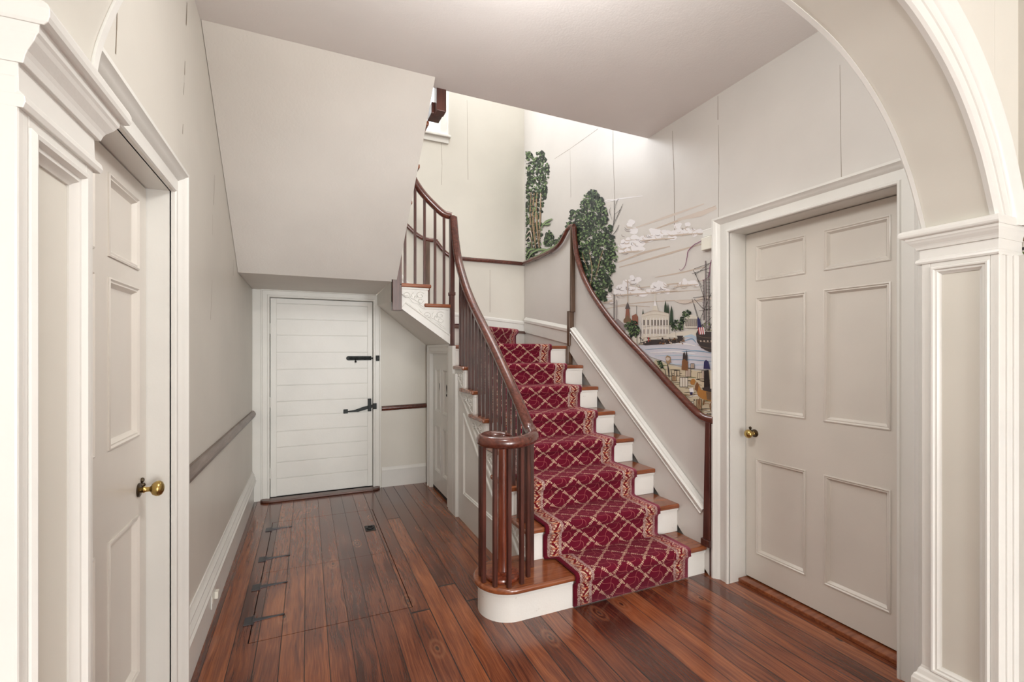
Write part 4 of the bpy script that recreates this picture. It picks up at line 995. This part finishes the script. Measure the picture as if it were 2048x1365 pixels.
for x, yt, w_ in ((1286, 618, 3), (1331, 601, 4), (1336, 606, 3), (1343, 611, 4)): mpoly('cyp', [(x - w_, 650), (x - w_*.6, yt + 12), (x, yt), (x + w_*.6, yt + 12), (x + w_, 650)], 4)
foliage([(1340, 645), (1352, 640), (1364, 644), (1366, 660), (1344, 664)], 26, 2.6, FMX, 4); foliage([(1360, 640), (1366, 624), (1374, 618), (1381, 624), (1378, 638), (1366, 652)], 26, 2.4, FMX, 4)
mpoly('stone', [(1369, 636), (1382, 630), (1398, 634), (1398, 656), (1369, 656)], 5)
for x in range(1371, 1398, 4): mpoly('dgrey', [(x, 638), (x + 2, 638), (x + 2, 653), (x, 653)], 6)
# shore, water
mpoly('stone', [(1262, 672), (1290, 674), (1340, 668), (1400, 658), (1434, 658), (1434, 672), (1380, 672), (1366, 680), (1270, 690)], 3)
mpoly('lav', [(1276, 692), (1366, 682), (1380, 670), (1434, 668), (1434, 742), (1392, 738), (1350, 730), (1300, 714)], 2)
for p, w_, c in [([(1290, 700), (1330, 697), (1380, 700)], 1.5, 'blue'), ([(1345, 706), (1390, 702), (1432, 708)], 2.2, 'blue'), ([(1310, 712), (1370, 711), (1430, 716)], 2.4, 'pblue'), ([(1330, 720), (1380, 720), (1432, 724)], 2.0, 'blue'), ([(1368, 674), (1384, 672), (1394, 680)], 6, 'pblue'), ([(1370, 682), (1384, 678), (1392, 686)], 3, 'blue'), ([(1300, 706), (1350, 704), (1390, 708)], 3, 'white'), ([(1322, 726), (1370, 730), (1430, 730)], 2.2, 'pblue'), ([(1330, 690), (1365, 688), (1390, 692)], 3, 'white')]: mstroke(c, p, w_, 3)
mpoly('hull', [(1280, 686), (1300, 680), (1350, 678), (1366, 676), (1368, 684), (1340, 688), (1290, 691)], 4)
for i in range(50):
    x = mrnd.uniform(1278, 1368); mblob(mrnd.choice(['ink', 'brown', 'tan', 'hull2', 'dgrey']), x, mrnd.uniform(676, 688), mrnd.uniform(1, 2.6), 5, 5)
for x in (1274, 1281, 1350): mstroke('ink', [(x, 688), (x, mrnd.uniform(655, 672))], .9, 5)
mpoly('hull', [(1354, 672), (1366, 672), (1364, 680), (1356, 680)], 5); mpoly('stone', [(1326, 676), (1340, 668), (1350, 664), (1352, 676)], 5); mstroke('red', [(1297, 684), (1297, 675)], 2, 6)
# ship
mpoly('hull', [(1392, 668), (1396, 660), (1410, 664), (1434.5, 664), (1434.5, 706), (1418, 704), (1402, 696), (1394, 684)], 6)
for y0, y1 in ((672, 676), (680, 685), (690, 696)): mstroke('hull2', [(1394, y0), (1412, y1), (1434, y1 + 1)], 1.1, 7)
for x in range(1400, 1434, 7): mpoly('tan', [(x, 681), (x + 3, 681.5), (x + 3, 684.5), (x, 684)], 8)
foliage([(1400, 650), (1434, 640), (1434, 664), (1402, 664)], 40, 2, [('dgrey', .6, 1, 0), ('grey', .6, .8, 1), ('ink', .4, .5, 2), ('leafg', .2, 1, 1)], 6)
for x, yt, yb in ((1411, 522, 660), (1417, 545, 660), (1428, 510, 655), (1407, 560, 640)): mstroke('grey', [(x, yb), (x, yt)], 2.6, 5); mstroke('ink', [(x + 1.2, yb), (x + 1, yt)], .7, 6)
for x0, x1, y0, y1 in ((1405, 1408, 560, 640), (1413, 1420, 545, 640), (1424, 1433, 500, 655)):
    for k in range(14): mstroke('dgrey', [(x0, y0 + (y1-y0)*k/14), (x1, y0 + (y1-y0)*k/14 + .5)], .8, 5)
for p in [[(1388, 538), (1434, 522)], [(1384, 548), (1420, 536)], [(1386, 596), (1434, 590)], [(1398, 622), (1434, 618)], [(1390, 545), (1410, 600)], [(1384, 598), (1396, 640)], [(1386, 540), (1404, 575)], [(1434, 560), (1400, 640)], [(1388, 598), (1412, 620), (1434, 600)], [(1396, 655), (1416, 642), (1424, 634)], [(1428, 520), (1390, 550)]]: mstroke('ink', p, .8, 5, False)
mstroke('ptan', [(1392, 600), (1412, 594), (1432, 602)], 7, 4); mstroke('ptan', [(1350, 603), (1370, 606), (1388, 600)], 4, 3)
mpoly('navy', [(1396, 634), (1400, 640), (1403, 656), (1395, 658), (1394, 640)], 8)
for k in range(6): mpoly('red' if k % 2 == 0 else 'white', [(1396 + k*2.0, 656 - k*.3), (1398 + k*2.0, 655), (1400 + k*2.0, 668), (1398 + k*2.0, 670)], 8)
mstroke('ink', [(1388, 608), (1398, 640)], .9, 7)
# red pennants
mstroke('plum', [(1432, 446), (1424, 462), (1412, 468), (1402, 482), (1388, 490), (1376, 503), (1374, 515), (1370, 532), (1362, 541), (1358, 538)], 1.6, 8)
mpoly('plum', [(1428, 449), (1433, 444), (1430, 456), (1420, 463)], 8)
mstroke('plum', [(1432, 516), (1424, 518), (1420, 532), (1418, 552), (1405, 562)], 1.4, 8)
# foreground quay
mpoly('sand', [(1312, 720), (1345, 732), (1392, 742), (1434, 740), (1434, 846), (1410, 843), (1392, 832), (1340, 780), (1300, 732)], 4)
GR = [(1318, 724), (1345, 738), (1392, 744), (1432, 744), (1432, 843), (1412, 842), (1392, 828), (1342, 776)]
for i in range(75):
    x, y = sample(GR); l_ = mrnd.uniform(4, 12); mstroke(mrnd.choice(['tk2', 'hull', 'ink', 'trunk', 'white', 'leafg']), [(x - l_, y + mrnd.uniform(-1, 1)), (x, y + mrnd.uniform(-1.5, 1.5)), (x + l_, y + mrnd.uniform(-1, 2))], mrnd.uniform(.7, 1.9), 5)
def crate(x, y, w_, h, c='stone'):
    mpoly('ink', [(x - .8, y - .8), (x + w_ + .8, y - .8), (x + w_ + .8, y + h + .8), (x - .8, y + h + .8)], 6); mpoly(c, [(x, y), (x + w_, y), (x + w_, y + h), (x, y + h)], 7)
    for k in (1, 2): mstroke('tk2', [(x + w_*k/3, y), (x + w_*k/3, y + h)], .8, 8)
for a in ((1360, 756, 15, 18), (1349, 742, 10, 10, 'sand'), (1372, 738, 9, 16, 'tan'), (1382, 728, 6, 9, 'tan'), (1344, 752, 8, 10, 'trunk'), (1396, 746, 9, 12, 'sand'), (1388, 800, 1, 1), (1404, 742, 8, 16, 'tan'), (1424, 740, 7, 34, 'tan'), (1378, 804, 9, 12, 'stone')): crate(*a)
mblob('orange', 1386, 765, 5, 8, 12, 1.3); 
mpoly('hull', [(1364, 738), (1366, 708), (1369, 704), (1371, 712), (1373, 700), (1375, 712), (1375, 738)], 7); mpoly('brown', [(1363, 740), (1364, 722), (1368, 718), (1376, 724), (1376, 742)], 7)
mpoly('trunk', [(1331, 716), (1334, 711), (1341, 714), (1342, 724), (1336, 730), (1332, 724)], 6); mstroke('hull', [(1335, 728), (1337, 742), (1338, 756)], 3, 7); mblob('ptan', 1336, 718, 4, 8)
for x in (1330, 1342, 1352): mstroke('ink', [(x, 740), (x + 2, 752)], 1, 8)
mpoly('navy', [(1408, 724), (1412, 720), (1417, 724), (1420, 738), (1407, 738)], 8); mpoly('ink', [(1408, 742), (1417, 740), (1420, 775), (1408, 778)], 8); mpoly('hull', [(1404, 776), (1430, 772), (1434, 784), (1410, 790)], 8); mpoly('stone', [(1420, 742), (1425, 742), (1425, 778), (1420, 778)], 9)
mpoly('orange', [(1390, 772), (1396, 766), (1402, 780), (1416, 784), (1428, 786), (1430, 800), (1422, 804), (1404, 798), (1396, 792)], 8); mpoly('brown', [(1390, 772), (1394, 764), (1398, 770), (1395, 784), (1390, 780)], 9)
mpoly('tk2', [(1412, 784), (1428, 786), (1430, 802), (1414, 800)], 9)
for p in [[(1400, 796), (1398, 806), (1402, 816)], [(1408, 800), (1407, 810)], [(1424, 802), (1420, 812), (1422, 824)], [(1429, 800), (1430, 812)]]: mstroke('brown', p, 2.4, 8)
for i in range(16): a = 2*math.pi*i/16; mstroke('tk2', [(1429 + 7*math.cos(a), 818 + 13*math.sin(a)), (1429 + 7*math.cos(a + .4), 818 + 13*math.sin(a + .4))], 1.3, 9)
for i in range(6): a = math.pi*i/6; mstroke('tk2', [(1429 + 7*math.cos(a), 818 + 13*math.sin(a)), (1429 - 7*math.cos(a), 818 - 13*math.sin(a))], .7, 9)
crate(1393, 800, 10, 19, 'trunk'); mpoly('navy', [(1380, 785), (1385, 785), (1385, 790), (1380, 790)], 8); mpoly('white', [(1378, 778), (1386, 776), (1388, 786), (1380, 785)], 7)
foliage([(1312, 722), (1322, 722), (1330, 740), (1322, 738)], 14, 2, FMX, 6)
foliage([(1388, 826), (1400, 832), (1430, 840), (1430, 844), (1405, 842)], 16, 1.8, [('dk', 1, 1, 0), ('leafg', .6, .8, 1), ('pblue', .5, .6, 2)], 6)
mats = []
for k in mnames:
    mm = Mt('mural_ink_' + k, lin(MC[k]), .42); mats.append(mm.m)
MPOLY.sort()
for q, (_, _, ci, out) in enumerate(MPOLY):     # later marks lie a hair further from the wall
    f = mur_bm.faces.new([mur_bm.verts.new(onX(x, y, XR - .0008 - q * 1.6e-6)) for x, y in out]); f.material_index = ci
bmesh.ops.recalc_face_normals(mur_bm, faces=mur_bm.faces)
print('mural polygons', len(MPOLY))
for f in mur_bm.faces:
    if f.normal.x > 0: f.normal_flip()
mo = finish('wall_mural', mur_bm, mats, recalc=False)
tag(mo, 'printed wallpaper mural of trees, a harbour town and a tall ship above the stair handrail', 'mural')
# sliver of the same paper in the front room, right of the arch
bm = NB(); rr = random.Random(4); z = .86
cols = [mats[mnames.index(k)] for k in ('sand', 'ink', 'pblue', 'tk2', 'leafg')]
while z < 1.95:
    h = rr.uniform(.006, .03); k = rr.choice([0, 0, 1, 1, 2, 3, 4]) if z < 1.35 or z > 1.6 else 0
    y0 = rr.uniform(.35, .55); vs = [bm.verts.new(RW(y, .0012 + .0002*(k > 0), zz)) for y, zz in ((y0, z), (.773, z + rr.uniform(-.01, .01)), (.773, z + h), (y0, z + h*.8))]
    bm.faces.new(vs).material_index = k; z += h + rr.uniform(.0, .02)
tag(finish('wall_mural', bm, cols), 'narrow strip of printed mural wallpaper right of the arch pier', 'mural')
